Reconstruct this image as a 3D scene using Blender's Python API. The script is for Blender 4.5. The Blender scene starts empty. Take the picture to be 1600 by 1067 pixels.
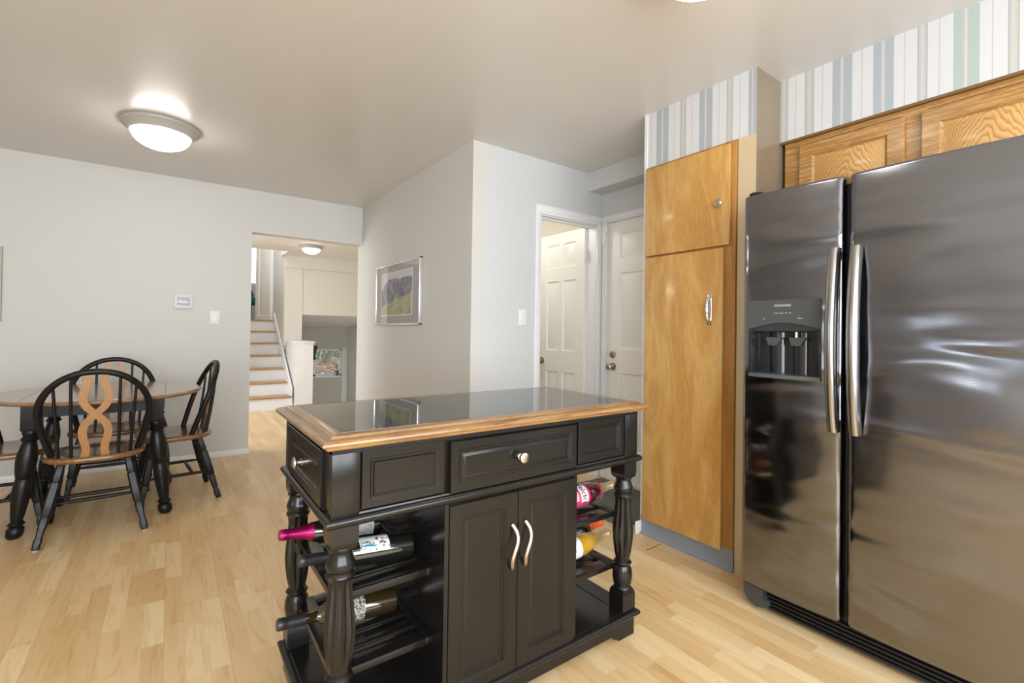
import bpy, bmesh, math, random
from mathutils import Vector, Matrix
random.seed(7)
SC = bpy.context.scene
COL = SC.collection
PI = math.pi

# ------------------------------------------------------------------ camera
cd = bpy.data.cameras.new('camera')
cam = bpy.data.objects.new('camera', cd); COL.objects.link(cam)
cd.sensor_fit = 'HORIZONTAL'; cd.sensor_width = 36.0
cd.lens = 738.99 / 1600 * 36.0
cd.shift_y = -0.01305
cd.clip_start = 0.02; cd.clip_end = 200
_r = Vector((0.81017367, -0.58601247, 0.0144228))
_u = Vector((-0.01652971, 0.00175573, 0.99986183))
_f = Vector((0.58595682, 0.81030013, 0.00826417))
cam.matrix_world = Matrix(((_r.x, _u.x, -_f.x, 0), (_r.y, _u.y, -_f.y, 0), (_r.z, _u.z, -_f.z, 1.1561), (0, 0, 0, 1)))
SC.camera = cam
# ------------------------------------------------------------------ view, world, daylight
SC.view_settings.view_transform = 'Standard'
SC.view_settings.look = 'None'
SC.view_settings.gamma = 1.0
SC.view_settings.use_curve_mapping = False
SC.view_settings.exposure = -0.21
w = bpy.data.worlds.new('sky'); SC.world = w; w.use_nodes = True
bg = w.node_tree.nodes['Background']
bg.inputs[0].default_value = (0.86, 0.93, 1.0, 1); bg.inputs[1].default_value = 3.2

def area(name, loc, target, sx, sy, power, color):
    l = bpy.data.lights.new(name, 'AREA'); l.shape = 'RECTANGLE'; l.size = sx; l.size_y = sy
    l.energy = power; l.color = color
    o = bpy.data.objects.new(name, l); COL.objects.link(o)
    o.location = loc
    o.rotation_euler = (Vector(target) - Vector(loc)).to_track_quat('-Z', 'Z').to_euler()
    return o
# daylight outside the windows of the kitchen (behind the camera and on its left)
area('daylight_left_window', (-2.95, 1.15, 1.38), (0, 1.15, 1.36), 1.9, 0.50, 13, (0.90, 0.97, 1.0))
area('daylight_near_window', (-0.05, -2.05, 1.45), (-0.05, 1.0, 1.45), 4.6, 1.75, 262, (0.93, 0.965, 1.0))
area('hall_fill', (-1.2, 6.2, 1.5), (1.0, 6.6, 1.3), 1.6, 1.5, 48, (1.0, 0.97, 0.93))  # added unseen fill that brightens the hall, no known window there

# ------------------------------------------------------------------ materials
MATS = {}
def mat(name, color, rough=0.5, metal=0.0, spec=0.5, coat=0.0, coat_rough=0.05, emit=None, estr=0.0, trans=0.0, ior=1.5, bump=None, var=None):
    """bump=(scale, strength, distance); var=(scale, amount) slight colour mottling"""
    if name in MATS: return MATS[name]
    m = bpy.data.materials.new(name); m.use_nodes = True
    nt = m.node_tree; b = nt.nodes['Principled BSDF']
    b.inputs['Base Color'].default_value = (*color, 1); b.inputs['Roughness'].default_value = rough
    b.inputs['Metallic'].default_value = metal; b.inputs['Specular IOR Level'].default_value = spec
    b.inputs['Coat Weight'].default_value = coat; b.inputs['Coat Roughness'].default_value = coat_rough
    b.inputs['IOR'].default_value = ior; b.inputs['Transmission Weight'].default_value = trans
    if emit:
        b.inputs['Emission Color'].default_value = (*emit, 1); b.inputs['Emission Strength'].default_value = estr
    if bump or var:
        tc = nt.nodes.new('ShaderNodeTexCoord')
    if bump:
        n = nt.nodes.new('ShaderNodeTexNoise'); n.inputs['Scale'].default_value = bump[0]; n.inputs['Detail'].default_value = 3
        bp_ = nt.nodes.new('ShaderNodeBump'); bp_.inputs['Strength'].default_value = bump[1]; bp_.inputs['Distance'].default_value = bump[2]
        nt.links.new(tc.outputs['Object'], n.inputs['Vector']); nt.links.new(n.outputs['Fac'], bp_.inputs['Height'])
        nt.links.new(bp_.outputs['Normal'], b.inputs['Normal'])
    if var:
        n2 = nt.nodes.new('ShaderNodeTexNoise'); n2.inputs['Scale'].default_value = var[0]; n2.inputs['Detail'].default_value = 4
        r = nt.nodes.new('ShaderNodeValToRGB')
        r.color_ramp.elements[0].position = 0.3; r.color_ramp.elements[1].position = 0.7
        r.color_ramp.elements[0].color = (*[c * (1 - var[1]) for c in color], 1)
        r.color_ramp.elements[1].color = (*[min(1, c * (1 + var[1])) for c in color], 1)
        nt.links.new(tc.outputs['Object'], n2.inputs['Vector']); nt.links.new(n2.outputs['Fac'], r.inputs['Fac'])
        nt.links.new(r.outputs['Color'], b.inputs['Base Color'])
    MATS[name] = m
    return m

def N(nt, typ, **kw):
    n = nt.nodes.new(typ)
    for k, v in kw.items():
        if k in n.inputs: n.inputs[k].default_value = v
        else: setattr(n, k, v)
    return n

def ramp(nt, stops, interp='LINEAR'):
    r = nt.nodes.new('ShaderNodeValToRGB'); cr = r.color_ramp; cr.interpolation = interp
    while len(cr.elements) < len(stops): cr.elements.new(0.5)
    for e, (p, c) in zip(cr.elements, stops): e.position = p; e.color = (*c, 1)
    return r

def wood(name, dark, mid, light, scale=(1, 1, 1), rough=0.4, coat=0.0, rings=6.0, dist=3.0, noise=2.0, grain=0.35, rot=(0, 0, 0)):
    """long grain along the axis that has the small scale"""
    if name in MATS: return MATS[name]
    m = bpy.data.materials.new(name); m.use_nodes = True; nt = m.node_tree; b = nt.nodes['Principled BSDF']
    tc = N(nt, 'ShaderNodeTexCoord'); mp = N(nt, 'ShaderNodeMapping'); mp.inputs['Scale'].default_value = scale
    mp.inputs['Rotation'].default_value = rot
    nt.links.new(tc.outputs['Object'], mp.inputs['Vector'])
    n1 = N(nt, 'ShaderNodeTexNoise', Scale=noise, Detail=5.0, Distortion=dist)
    nt.links.new(mp.outputs['Vector'], n1.inputs['Vector'])
    mul = N(nt, 'ShaderNodeMath', operation='MULTIPLY'); mul.inputs[1].default_value = rings
    fr = N(nt, 'ShaderNodeMath', operation='PINGPONG'); fr.inputs[1].default_value = 1.0
    nt.links.new(n1.outputs['Fac'], mul.inputs[0]); nt.links.new(mul.outputs[0], fr.inputs[0])
    r = ramp(nt, [(0.0, dark), (0.45, mid), (1.0, light)])
    nt.links.new(fr.outputs[0], r.inputs['Fac'])
    n2 = N(nt, 'ShaderNodeTexNoise', Scale=noise * 14, Detail=2.0); nt.links.new(mp.outputs['Vector'], n2.inputs['Vector'])
    r2 = ramp(nt, [(0.3, tuple(1 - grain for _ in range(3))), (0.65, (1, 1, 1))]); nt.links.new(n2.outputs['Fac'], r2.inputs['Fac'])
    mx = N(nt, 'ShaderNodeMix', data_type='RGBA', blend_type='MULTIPLY'); mx.inputs['Factor'].default_value = 1.0
    nt.links.new(r.outputs['Color'], mx.inputs['A']); nt.links.new(r2.outputs['Color'], mx.inputs['B'])
    nt.links.new(mx.outputs['Result'], b.inputs['Base Color'])
    b.inputs['Roughness'].default_value = rough; b.inputs['Coat Weight'].default_value = coat; b.inputs['Coat Roughness'].default_value = 0.12
    MATS[name] = m
    return m

M_wall = mat('wall_paint', (0.61, 0.605, 0.58), 0.55, bump=(160, 0.06, 0.002))
M_wallcool = mat('wall_paint_cool', (0.60, 0.615, 0.62), 0.45, bump=(160, 0.06, 0.002))
M_cream = mat('hall_paint', (0.72, 0.69, 0.62), 0.6)
M_ceil = mat('ceiling_paint', (0.665, 0.645, 0.615), 0.29, spec=0.7, bump=(90, 0.10, 0.003))
M_ceilhall = mat('hall_ceiling_paint', (0.78, 0.74, 0.70), 0.5)
M_white = mat('white_trim_paint', (0.80, 0.81, 0.83), 0.35)
M_doorwhite = mat('door_paint', (0.85, 0.84, 0.80), 0.38)
M_black = mat('black_lacquer', (0.010, 0.009, 0.008), 0.22, spec=0.42, bump=(220, 0.05, 0.001))
M_blackchair = mat('black_chair_paint', (0.007, 0.007, 0.0075), 0.34, spec=0.28, bump=(120, 0.08, 0.001))
M_nickel = mat('brushed_nickel', (0.62, 0.59, 0.55), 0.27, metal=1.0)
M_brass = mat('aged_brass', (0.50, 0.44, 0.34), 0.25, metal=1.0)
M_chrome = mat('chrome', (0.75, 0.75, 0.74), 0.12, metal=1.0)
M_plastic = mat('white_plastic', (0.80, 0.80, 0.78), 0.35)
M_greyplastic = mat('light_grey_plastic', (0.68, 0.69, 0.72), 0.4)
M_lcd = mat('grey_display', (0.47, 0.48, 0.50), 0.2)
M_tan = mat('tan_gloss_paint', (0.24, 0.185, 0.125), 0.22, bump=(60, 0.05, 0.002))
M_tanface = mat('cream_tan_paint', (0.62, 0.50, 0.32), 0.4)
M_vinyl = mat('blue_grey_vinyl', (0.235, 0.265, 0.295), 0.35)
M_blackplastic = mat('black_plastic', (0.012, 0.012, 0.013), 0.3)
M_greydisp = mat('charcoal_panel', (0.075, 0.08, 0.083), 0.32)
M_dispin = mat('dark_recess_plastic', (0.02, 0.021, 0.024), 0.15)
M_glassblack = mat('granite_black', (0.016, 0.016, 0.016), 0.035, spec=0.7, ior=2.1, var=(420, 0.9))
M_rail = mat('lamp_rim_paint', (0.42, 0.41, 0.38), 0.4)
M_lampglass = mat('lit_frosted_glass', (0.9, 0.9, 0.88), 0.3, emit=(1.0, 0.955, 0.89), estr=22.0)
M_lampnear = mat('lit_frosted_glass_kitchen', (0.9, 0.9, 0.88), 0.3, emit=(1.0, 0.955, 0.89), estr=11.0)
M_lamphall = mat('lit_frosted_glass_hall', (0.9, 0.9, 0.88), 0.3, emit=(1.0, 0.95, 0.86), estr=8.0)
M_silver = mat('silver_frame', (0.78, 0.78, 0.78), 0.25, metal=0.9)
M_oakedge = wood('oak_edge_band', (0.19, 0.095, 0.032), (0.31, 0.165, 0.062), (0.40, 0.225, 0.09), (3, 20, 20), 0.28, 0.4, rings=3, dist=0.5)
M_oakedgey = wood('oak_edge_band_side', (0.19, 0.095, 0.032), (0.31, 0.165, 0.062), (0.40, 0.225, 0.09), (20, 3, 20), 0.28, 0.4, rings=3, dist=0.5)
M_seat = wood('brown_stained_wood', (0.16, 0.075, 0.026), (0.25, 0.12, 0.042), (0.31, 0.155, 0.06), (8, 1.5, 8), 0.22, 0.5, rings=3, dist=1.0, grain=0.3)
M_table = wood('brown_table_wood', (0.22, 0.12, 0.055), (0.31, 0.175, 0.085), (0.37, 0.215, 0.11), (1.5, 9, 9), 0.2, 0.5, rings=3, dist=1.0, grain=0.25)
M_splat = wood('light_brown_splat', (0.26, 0.115, 0.035), (0.36, 0.17, 0.055), (0.42, 0.21, 0.075), (10, 10, 1.5), 0.38, 0.1, rings=2, dist=1.0, grain=0.3)
M_birch = wood('birch_plywood', (0.53, 0.275, 0.070), (0.60, 0.335, 0.095), (0.66, 0.40, 0.135), (5, 5, 1.3), 0.32, 0.35, rings=5, dist=1.6, noise=1.1, grain=0.12)
M_birchframe = wood('maple_frame', (0.37, 0.165, 0.035), (0.46, 0.22, 0.05), (0.52, 0.27, 0.07), (14, 14, 1.0), 0.35, 0.3, rings=3, dist=0.6, grain=0.2)
M_oak = wood('golden_oak', (0.40, 0.19, 0.05), (0.58, 0.32, 0.105), (0.66, 0.40, 0.15), (16, 16, 1.3), 0.35, 0.2, rings=4, dist=0.8, grain=0.35)
M_oakh = wood('golden_oak_rail', (0.40, 0.19, 0.05), (0.58, 0.32, 0.105), (0.66, 0.40, 0.15), (16, 1.3, 16), 0.35, 0.2, rings=4, dist=0.8, grain=0.35)
M_tread = wood('oak_tread', (0.34, 0.19, 0.07), (0.45, 0.27, 0.11), (0.52, 0.33, 0.15), (2, 14, 14), 0.35, 0.2, rings=3, grain=0.2)

def cathedral_oak():
    m = bpy.data.materials.new('cathedral_oak'); m.use_nodes = True; nt = m.node_tree; b = nt.nodes['Principled BSDF']
    tc = N(nt, 'ShaderNodeTexCoord'); mp = N(nt, 'ShaderNodeMapping')
    mp.inputs['Scale'].default_value = (1, 4.6, 1.25); nt.links.new(tc.outputs['Object'], mp.inputs['Vector'])
    n1 = N(nt, 'ShaderNodeTexNoise', Scale=3.0, Detail=3.0)
    nt.links.new(mp.outputs['Vector'], n1.inputs['Vector'])
    sx = N(nt, 'ShaderNodeSeparateXYZ'); nt.links.new(mp.outputs['Vector'], sx.inputs[0])
    yy = N(nt, 'ShaderNodeMath', operation='POWER'); yy.inputs[1].default_value = 2.0
    ab = N(nt, 'ShaderNodeMath', operation='ABSOLUTE'); nt.links.new(sx.outputs['Y'], ab.inputs[0]); nt.links.new(ab.outputs[0], yy.inputs[0])
    a1 = N(nt, 'ShaderNodeMath', operation='MULTIPLY_ADD'); a1.inputs[1].default_value = 1.1
    nt.links.new(yy.outputs[0], a1.inputs[0]); nt.links.new(sx.outputs['Z'], a1.inputs[2])
    a2 = N(nt, 'ShaderNodeMath', operation='MULTIPLY_ADD'); a2.inputs[1].default_value = 0.28
    nt.links.new(n1.outputs['Fac'], a2.inputs[0]); nt.links.new(a1.outputs[0], a2.inputs[2])
    mul = N(nt, 'ShaderNodeMath', operation='MULTIPLY'); mul.inputs[1].default_value = 24.0; nt.links.new(a2.outputs[0], mul.inputs[0])
    fr = N(nt, 'ShaderNodeMath', operation='FRACT'); nt.links.new(mul.outputs[0], fr.inputs[0])
    r = ramp(nt, [(0.0, (0.36, 0.165, 0.045)), (0.22, (0.52, 0.27, 0.085)), (0.6, (0.66, 0.39, 0.14)), (1.0, (0.62, 0.36, 0.125))])
    nt.links.new(fr.outputs[0], r.inputs['Fac']); nt.links.new(r.outputs['Color'], b.inputs['Base Color'])
    b.inputs['Roughness'].default_value = 0.35; b.inputs['Coat Weight'].default_value = 0.2
    return m
M_cathedral = cathedral_oak()

def floor_mat():
    m = bpy.data.materials.new('maple_laminate'); m.use_nodes = True; nt = m.node_tree; b = nt.nodes['Principled BSDF']
    tc = N(nt, 'ShaderNodeTexCoord'); sx = N(nt, 'ShaderNodeSeparateXYZ'); nt.links.new(tc.outputs['Object'], sx.inputs[0])
    def math_(op, a, bb=None, c=None):
        n = N(nt, 'ShaderNodeMath', operation=op)
        for i, v in enumerate((a, bb, c)):
            if v is None: continue
            if isinstance(v, (int, float)): n.inputs[i].default_value = v
            else: nt.links.new(v, n.inputs[i])
        return n.outputs[0]
    SW = 0.064
    row = math_('FLOOR', math_('DIVIDE', sx.outputs['X'], SW))
    wn = N(nt, 'ShaderNodeTexWhiteNoise', noise_dimensions='1D'); nt.links.new(row, wn.inputs['W'])
    ln = math_('MULTIPLY_ADD', wn.outputs['Value'], 0.22, 0.30)
    off = math_('MULTIPLY', math_('FRACT', math_('MULTIPLY', wn.outputs['Value'], 37.7)), 3.0)
    yy = math_('DIVIDE', math_('ADD', sx.outputs['Y'], off), ln)
    cell = math_('FLOOR', yy)
    cv = N(nt, 'ShaderNodeCombineXYZ'); nt.links.new(row, cv.inputs[0]); nt.links.new(cell, cv.inputs[1])
    wn2 = N(nt, 'ShaderNodeTexWhiteNoise', noise_dimensions='2D'); nt.links.new(cv.outputs[0], wn2.inputs['Vector'])
    base = ramp(nt, [(0.0, (0.63, 0.415, 0.195)), (0.3, (0.685, 0.475, 0.24)), (0.7, (0.72, 0.52, 0.275)), (1.0, (0.79, 0.61, 0.355))])
    nt.links.new(wn2.outputs['Value'], base.inputs['Fac'])
    mp = N(nt, 'ShaderNodeMapping'); mp.inputs['Scale'].default_value = (16, 1.6, 1)
    va = N(nt, 'ShaderNodeVectorMath', operation='ADD'); nt.links.new(tc.outputs['Object'], va.inputs[0])
    vs = N(nt, 'ShaderNodeVectorMath', operation='SCALE'); vs.inputs['Scale'].default_value = 5.0
    nt.links.new(wn2.outputs['Color'], vs.inputs[0]); nt.links.new(vs.outputs[0], va.inputs[1])
    nt.links.new(va.outputs[0], mp.inputs['Vector'])
    n1 = N(nt, 'ShaderNodeTexNoise', Scale=2.2, Detail=5.0, Distortion=1.2); nt.links.new(mp.outputs['Vector'], n1.inputs['Vector'])
    g = ramp(nt, [(0.30, (0.87, 0.80, 0.68)), (0.5, (1, 1, 1)), (0.75, (1.0, 0.99, 0.97))]); nt.links.new(n1.outputs['Fac'], g.inputs['Fac'])
    mx = N(nt, 'ShaderNodeMix', data_type='RGBA', blend_type='MULTIPLY'); mx.inputs['Factor'].default_value = 1.0
    nt.links.new(base.outputs['Color'], mx.inputs['A']); nt.links.new(g.outputs['Color'], mx.inputs['B'])
    # board joints: every third strip is a plank edge
    fx = math_('FRACT', math_('DIVIDE', sx.outputs['X'], SW * 3))
    edge = math_('LESS_THAN', fx, 0.008)
    mx2 = N(nt, 'ShaderNodeMix', data_type='RGBA', blend_type='MIX')
    nt.links.new(math_('MULTIPLY', edge, 0.45), mx2.inputs['Factor']); nt.links.new(mx.outputs['Result'], mx2.inputs['A'])
    mx2.inputs['B'].default_value = (0.30, 0.17, 0.07, 1)
    nt.links.new(mx2.outputs['Result'], b.inputs['Base Color'])
    b.inputs['Roughness'].default_value = 0.30; b.inputs['Specular IOR Level'].default_value = 0.55
    return m
M_floor = floor_mat()

def steel_mat():
    m = bpy.data.materials.new('dark_stainless_steel'); m.use_nodes = True; nt = m.node_tree; b = nt.nodes['Principled BSDF']
    b.inputs['Base Color'].default_value = (0.225, 0.23, 0.252, 1); b.inputs['Metallic'].default_value = 1.0
    b.inputs['Roughness'].default_value = 0.15
    tc = N(nt, 'ShaderNodeTexCoord'); mp = N(nt, 'ShaderNodeMapping'); mp.inputs['Scale'].default_value = (1, 1.5, 5.5)
    nt.links.new(tc.outputs['Object'], mp.inputs['Vector'])
    n1 = N(nt, 'ShaderNodeTexNoise', Scale=1.0, Detail=1.0, Distortion=0.6); nt.links.new(mp.outputs['Vector'], n1.inputs['Vector'])
    bp_ = N(nt, 'ShaderNodeBump', Strength=1.0, Distance=0.022); nt.links.new(n1.outputs['Fac'], bp_.inputs['Height'])
    mp2 = N(nt, 'ShaderNodeMapping'); mp2.inputs['Scale'].default_value = (1, 6, 420); nt.links.new(tc.outputs['Object'], mp2.inputs['Vector'])
    n2 = N(nt, 'ShaderNodeTexNoise', Scale=1.0, Detail=2.0); nt.links.new(mp2.outputs['Vector'], n2.inputs['Vector'])
    bp2 = N(nt, 'ShaderNodeBump', Strength=0.10, Distance=0.0006); nt.links.new(n2.outputs['Fac'], bp2.inputs['Height'])
    nt.links.new(bp_.outputs['Normal'], bp2.inputs['Normal']); nt.links.new(bp2.outputs['Normal'], b.inputs['Normal'])
    return m
M_steel = steel_mat()
M_steelh = mat('polished_steel_handle', (0.36, 0.345, 0.33), 0.24, metal=1.0)

def mat_rug():
    m = bpy.data.materials.new('ribbed_dark_mat'); m.use_nodes = True; nt = m.node_tree; b = nt.nodes['Principled BSDF']
    tc = N(nt, 'ShaderNodeTexCoord')
    wv = N(nt, 'ShaderNodeTexWave', wave_type='BANDS', bands_direction='X', Scale=28.0, Distortion=1.5, Detail=2.0)
    wv.inputs['Detail Scale'].default_value = 8.0
    nt.links.new(tc.outputs['Object'], wv.inputs['Vector'])
    r = ramp(nt, [(0.2, (0.035, 0.045, 0.040)), (0.8, (0.19, 0.21, 0.19))]); nt.links.new(wv.outputs['Fac'], r.inputs['Fac'])
    nt.links.new(r.outputs['Color'], b.inputs['Base Color']); b.inputs['Roughness'].default_value = 0.9
    bp_ = N(nt, 'ShaderNodeBump', Strength=0.6, Distance=0.004); nt.links.new(wv.outputs['Fac'], bp_.inputs['Height']); nt.links.new(bp_.outputs['Normal'], b.inputs['Normal'])
    return m
M_rug = mat_rug()

# ------------------------------------------------------------------ mesh helpers
class MB:
    def __init__(self):
        self.bm = bmesh.new(); self.mi = 0
    def face(self, pts, mi=None):
        try:
            f = self.bm.faces.new([self.bm.verts.new(p) for p in pts])
            f.material_index = self.mi if mi is None else mi
            return f
        except ValueError: return None
    def box(self, x0, x1, y0, y1, z0, z1, bev=0.0):
        if x0 > x1: x0, x1 = x1, x0
        if y0 > y1: y0, y1 = y1, y0
        if z0 > z1: z0, z1 = z1, z0
        b2 = bmesh.new()
        v = [b2.verts.new((x, y, z)) for x in (x0, x1) for y in (y0, y1) for z in (z0, z1)]
        for q in ((0, 1, 3, 2), (4, 6, 7, 5), (0, 4, 5, 1), (2, 3, 7, 6), (0, 2, 6, 4), (1, 5, 7, 3)):
            b2.faces.new([v[i] for i in q])
        if bev > 0:
            bev = min(bev, 0.45 * min(x1 - x0, y1 - y0, z1 - z0))
            bmesh.ops.bevel(b2, geom=list(b2.edges), offset=bev, segments=2, profile=0.5, affect='EDGES')
        self.merge(b2); return self
    def merge(self, b2, M=None):
        b2.verts.index_update()
        mp = {}
        for v in b2.verts: mp[v.index] = self.bm.verts.new(M @ v.co if M else v.co)
        for f in b2.faces:
            try:
                nf = self.bm.faces.new([mp[v.index] for v in f.verts]); nf.material_index = self.mi; nf.smooth = f.smooth
            except ValueError: pass
        b2.free()
    def rings(self, rings, close=True, cap0=True, cap1=True):
        """rings: list of equally long point loops"""
        vr = [[self.bm.verts.new(p) for p in r] for r in rings]
        n = len(vr[0])
        for a, b in zip(vr, vr[1:]):
            for i in range(n if close else n - 1):
                j = (i + 1) % n
                try:
                    f = self.bm.faces.new((a[i], a[j], b[j], b[i])); f.material_index = self.mi
                except ValueError: pass
        if cap0 and close: 
            f = self.bm.faces.new(list(reversed(vr[0]))); f.material_index = self.mi
        if cap1 and close:
            f = self.bm.faces.new(vr[-1]); f.material_index = self.mi
        return self
    def lathe(self, prof, base=(0, 0, 0), axis=(0, 0, 1), n=24, flute=None, sq=None):
        """prof: list of (t, r) along axis; flute=(t0,t1,count,depth)"""
        ax = Vector(axis).normalized(); base = Vector(base)
        ref = Vector((0, 0, 1)) if abs(ax.z) < 0.9 else Vector((1, 0, 0))
        e1 = ax.cross(ref).normalized(); e2 = ax.cross(e1).normalized()
        if abs(ax.z) > 0.99: e1 = Vector((1, 0, 0)); e2 = ax.cross(e1)
        rs = []
        for t, r in prof:
            ring = []
            for i in range(n):
                a = 2 * PI * i / n; rr = r
                if flute and flute[0] < t < flute[1]:
                    k = min(1.0, min(t - flute[0], flute[1] - t) / 0.02)
                    rr = r * (1 - k * flute[3] * (0.5 - 0.5 * math.cos(a * flute[2])) ** 0.7)
                ring.append(base + ax * t + e1 * (rr * math.cos(a)) + e2 * (rr * math.sin(a)))
            rs.append(ring)
        return self.rings(rs)
    def tube(self, pts, r, n=10, closed=False, flat=1.0, up=None):
        """sweep a round (or flattened) section along pts; r scalar or list"""
        pts = [Vector(p) for p in pts]; m = len(pts)
        rl = r if isinstance(r, (list, tuple)) else [r] * m
        rs = []; e1 = None
        for i, p in enumerate(pts):
            t = (pts[min(i + 1, m - 1)] - pts[max(i - 1, 0)]).normalized()
            if e1 is None:
                ref = Vector(up) if up else (Vector((0, 0, 1)) if abs(t.z) < 0.9 else Vector((0, 1, 0)))
                e1 = t.cross(ref).normalized()
            else:
                e1 = (e1 - t * e1.dot(t)).normalized()
            e2 = t.cross(e1)
            rs.append([p + e1 * (rl[i] * math.cos(2 * PI * k / n)) + e2 * (rl[i] * flat * math.sin(2 * PI * k / n)) for k in range(n)])
        return self.rings(rs)
    def prism(self, poly, axis, d0, d1):
        """poly: 2D outline; axis 'x': poly=(y,z), 'y': (x,z), 'z': (x,y)"""
        def P(a, b, d): return {'x': (d, a, b), 'y': (a, d, b), 'z': (a, b, d)}[axis]
        return self.rings([[P(a, b, d0) for a, b in poly], [P(a, b, d1) for a, b in poly]])
    def steps(self, o, u, v, n, W, H, st, back=None):
        """concentric rectangles: st list of (inset, height along n); last one is filled; back: thickness of a slab behind"""
        o, u, v, n = Vector(o), Vector(u), Vector(v), Vector(n)
        def loop(i, h): return [o + u * i + v * i + n * h, o + u * (W - i) + v * i + n * h, o + u * (W - i) + v * (H - i) + n * h, o + u * i + v * (H - i) + n * h]
        L = [loop(*s) for s in st]
        if back is not None: L = [loop(0, -back)] + L
        return self.rings(L, cap0=back is not None, cap1=True)
    def build(self, name, material, parent=None, smooth=35, loc=None):
        bmesh.ops.recalc_face_normals(self.bm, faces=list(self.bm.faces))
        me = bpy.data.meshes.new(name); self.bm.to_mesh(me); self.bm.free()
        for m_ in (material if isinstance(material, (list, tuple)) else [material]): me.materials.append(m_)
        if smooth:
            for p in me.polygons: p.use_smooth = True
            me.set_sharp_from_angle(angle=math.radians(smooth))
        o = bpy.data.objects.new(name, me); COL.objects.link(o)
        if parent is not None: o.parent = parent
        if loc is not None: o.location = loc
        return o

def thing(name, label, cat, loc=(0, 0, 0), rotz=0.0, group=None):
    o = bpy.data.objects.new(name, None); COL.objects.link(o)
    o.empty_display_size = 0.1; o.location = loc; o.rotation_euler = (0, 0, rotz)
    o['label'] = label; o['category'] = cat
    if group: o['group'] = group
    return o
def tag(o, label, cat, group=None):
    o['label'] = label; o['category'] = cat
    if group: o['group'] = group
    return o
def struct(o):
    o['kind'] = 'structure'; return o
def copy_tree(src, parent=None):
    c = src.copy(); COL.objects.link(c)
    if parent is not None: c.parent = parent
    for ch in list(src.children): copy_tree(ch, c)
    return c
def S(name, boxes, material, bev=0):
    m = MB()
    for b in boxes: m.box(*b, bev=bev)
    return struct(m.build(name, material))
def text_mesh(txt, size, name, material, parent, loc, rot, extrude=0.0006, align='CENTER'):
    c = bpy.data.curves.new(name, 'FONT'); c.body = txt; c.size = size; c.align_x = align; c.align_y = 'CENTER'; c.extrude = extrude; c.resolution_u = 2
    t = bpy.data.objects.new(name, c); COL.objects.link(t)
    dg = bpy.context.evaluated_depsgraph_get(); me = bpy.data.meshes.new_from_object(t.evaluated_get(dg))
    bpy.data.objects.remove(t); me.materials.clear(); me.materials.append(material)
    o = bpy.data.objects.new(name, me); COL.objects.link(o); o.parent = parent; o.location = loc; o.rotation_euler = rot
    return o

# ------------------------------------------------------------------ key dimensions
CE = 2.44                      # ceiling
YB, XP, YE, XD = 4.966, 1.6265, 2.7193, 2.862
XPAN, YPL, YPR, XS = 2.2507, 1.789, 1.1455, 2.483
XL, YN = -2.70, -1.80          # unseen left and near walls
HC = 2.30                      # hall ceiling

# ------------------------------------------------------------------ structure
S('floor', [(XL - .1, 3.05, YN - .1, 7.42, -0.12, 0.0)], M_floor)
S('ceiling', [(XL - .1, 3.05, YN - .1, YB + .12, CE, CE + .12)], M_ceil)
S('wall_back', [(XL - .1, 0.604, YB, YB + .125, 0, CE), (0.604, XP, YB, YB + .125, 2.0485, CE)], M_wall)
S('wall_passage', [(XP, XP + .12, YE, YB + .125, 0, CE)], M_wall)
S('wall_entry', [(XP + .12, 2.200, YE, YE + .115, 0, CE), (2.812, XD + .12, YE, YE + .115, 0, CE), (2.200, 2.812, YE, YE + .115, 2.045, CE)], M_wallcool)
S('wall_right', [(XD, XD + .14, YN, 1.79, 0, CE), (XD, XD + .14, 2.655, YE, 0, CE), (XD, XD + .14, 1.79, 2.655, 2.075, CE)], M_wallcool)
S('trim_soffit_beam', [(2.709, XD, YPL, YE, 2.2927, CE)], M_wallcool)
# unseen walls with the windows that light the room
S('wall_left', [(XL - .1, XL, YN, -0.25 + .4, 0, CE), (XL - .1, XL, 2.15, YB, 0, CE), (XL - .1, XL, 0.15, 2.15, 0, 1.12), (XL - .1, XL, 0.15, 2.15, 1.64, CE)], mat('taupe_paint', (0.52, 0.485, 0.46), .6))
S('wall_near', [(XL, -2.3, YN - .1, YN, 0, CE), (2.3, XD, YN - .1, YN, 0, CE), (-2.3, 2.3, YN - .1, YN, 0, 0.45), (-2.3, 2.3, YN - .1, YN, 2.15, CE)], M_wall)
S('window_1', [(XL - .07, XL - .03, 0.15, 0.19, 1.12, 1.64), (XL - .07, XL - .03, 2.11, 2.15, 1.12, 1.64), (XL - .07, XL - .03, 1.13, 1.17, 1.12, 1.64), (XL - .07, XL - .03, .15, 2.15, 1.12, 1.16), (XL - .07, XL - .03, .15, 2.15, 1.60, 1.64)], M_white)
S('window_2', [(-2.3, -2.25, YN - .07, YN - .03, .45, 2.15), (2.25, 2.3, YN - .07, YN - .03, .45, 2.15), (.67, .73, YN - .07, YN - .03, .45, 2.15), (-2.3, 2.3, YN - .07, YN - .03, .45, .50), (-2.3, 2.3, YN - .07, YN - .03, 2.10, 2.15)], M_white)
# baseboards
S('baseboard_back', [(XL, 0.604, YB - .014, YB, 0, .052), (0.604, 0.618, YB - .014, YB + .125, 0, .052)], M_white, .003)
S('baseboard_passage', [(XP - .012, XP, YE, YB + .12, 0, .052)], M_white, .003)
S('baseboard_entry', [(XP, 2.155, YE - .012, YE, 0, .052)], M_white, .003)
S('baseboard_right', [(XD - .012, XD, 2.01, 2.06, 0, .06), (2.20, 2.262, YPL, YPL + .012, 0, .07)], M_white, .003)

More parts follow.
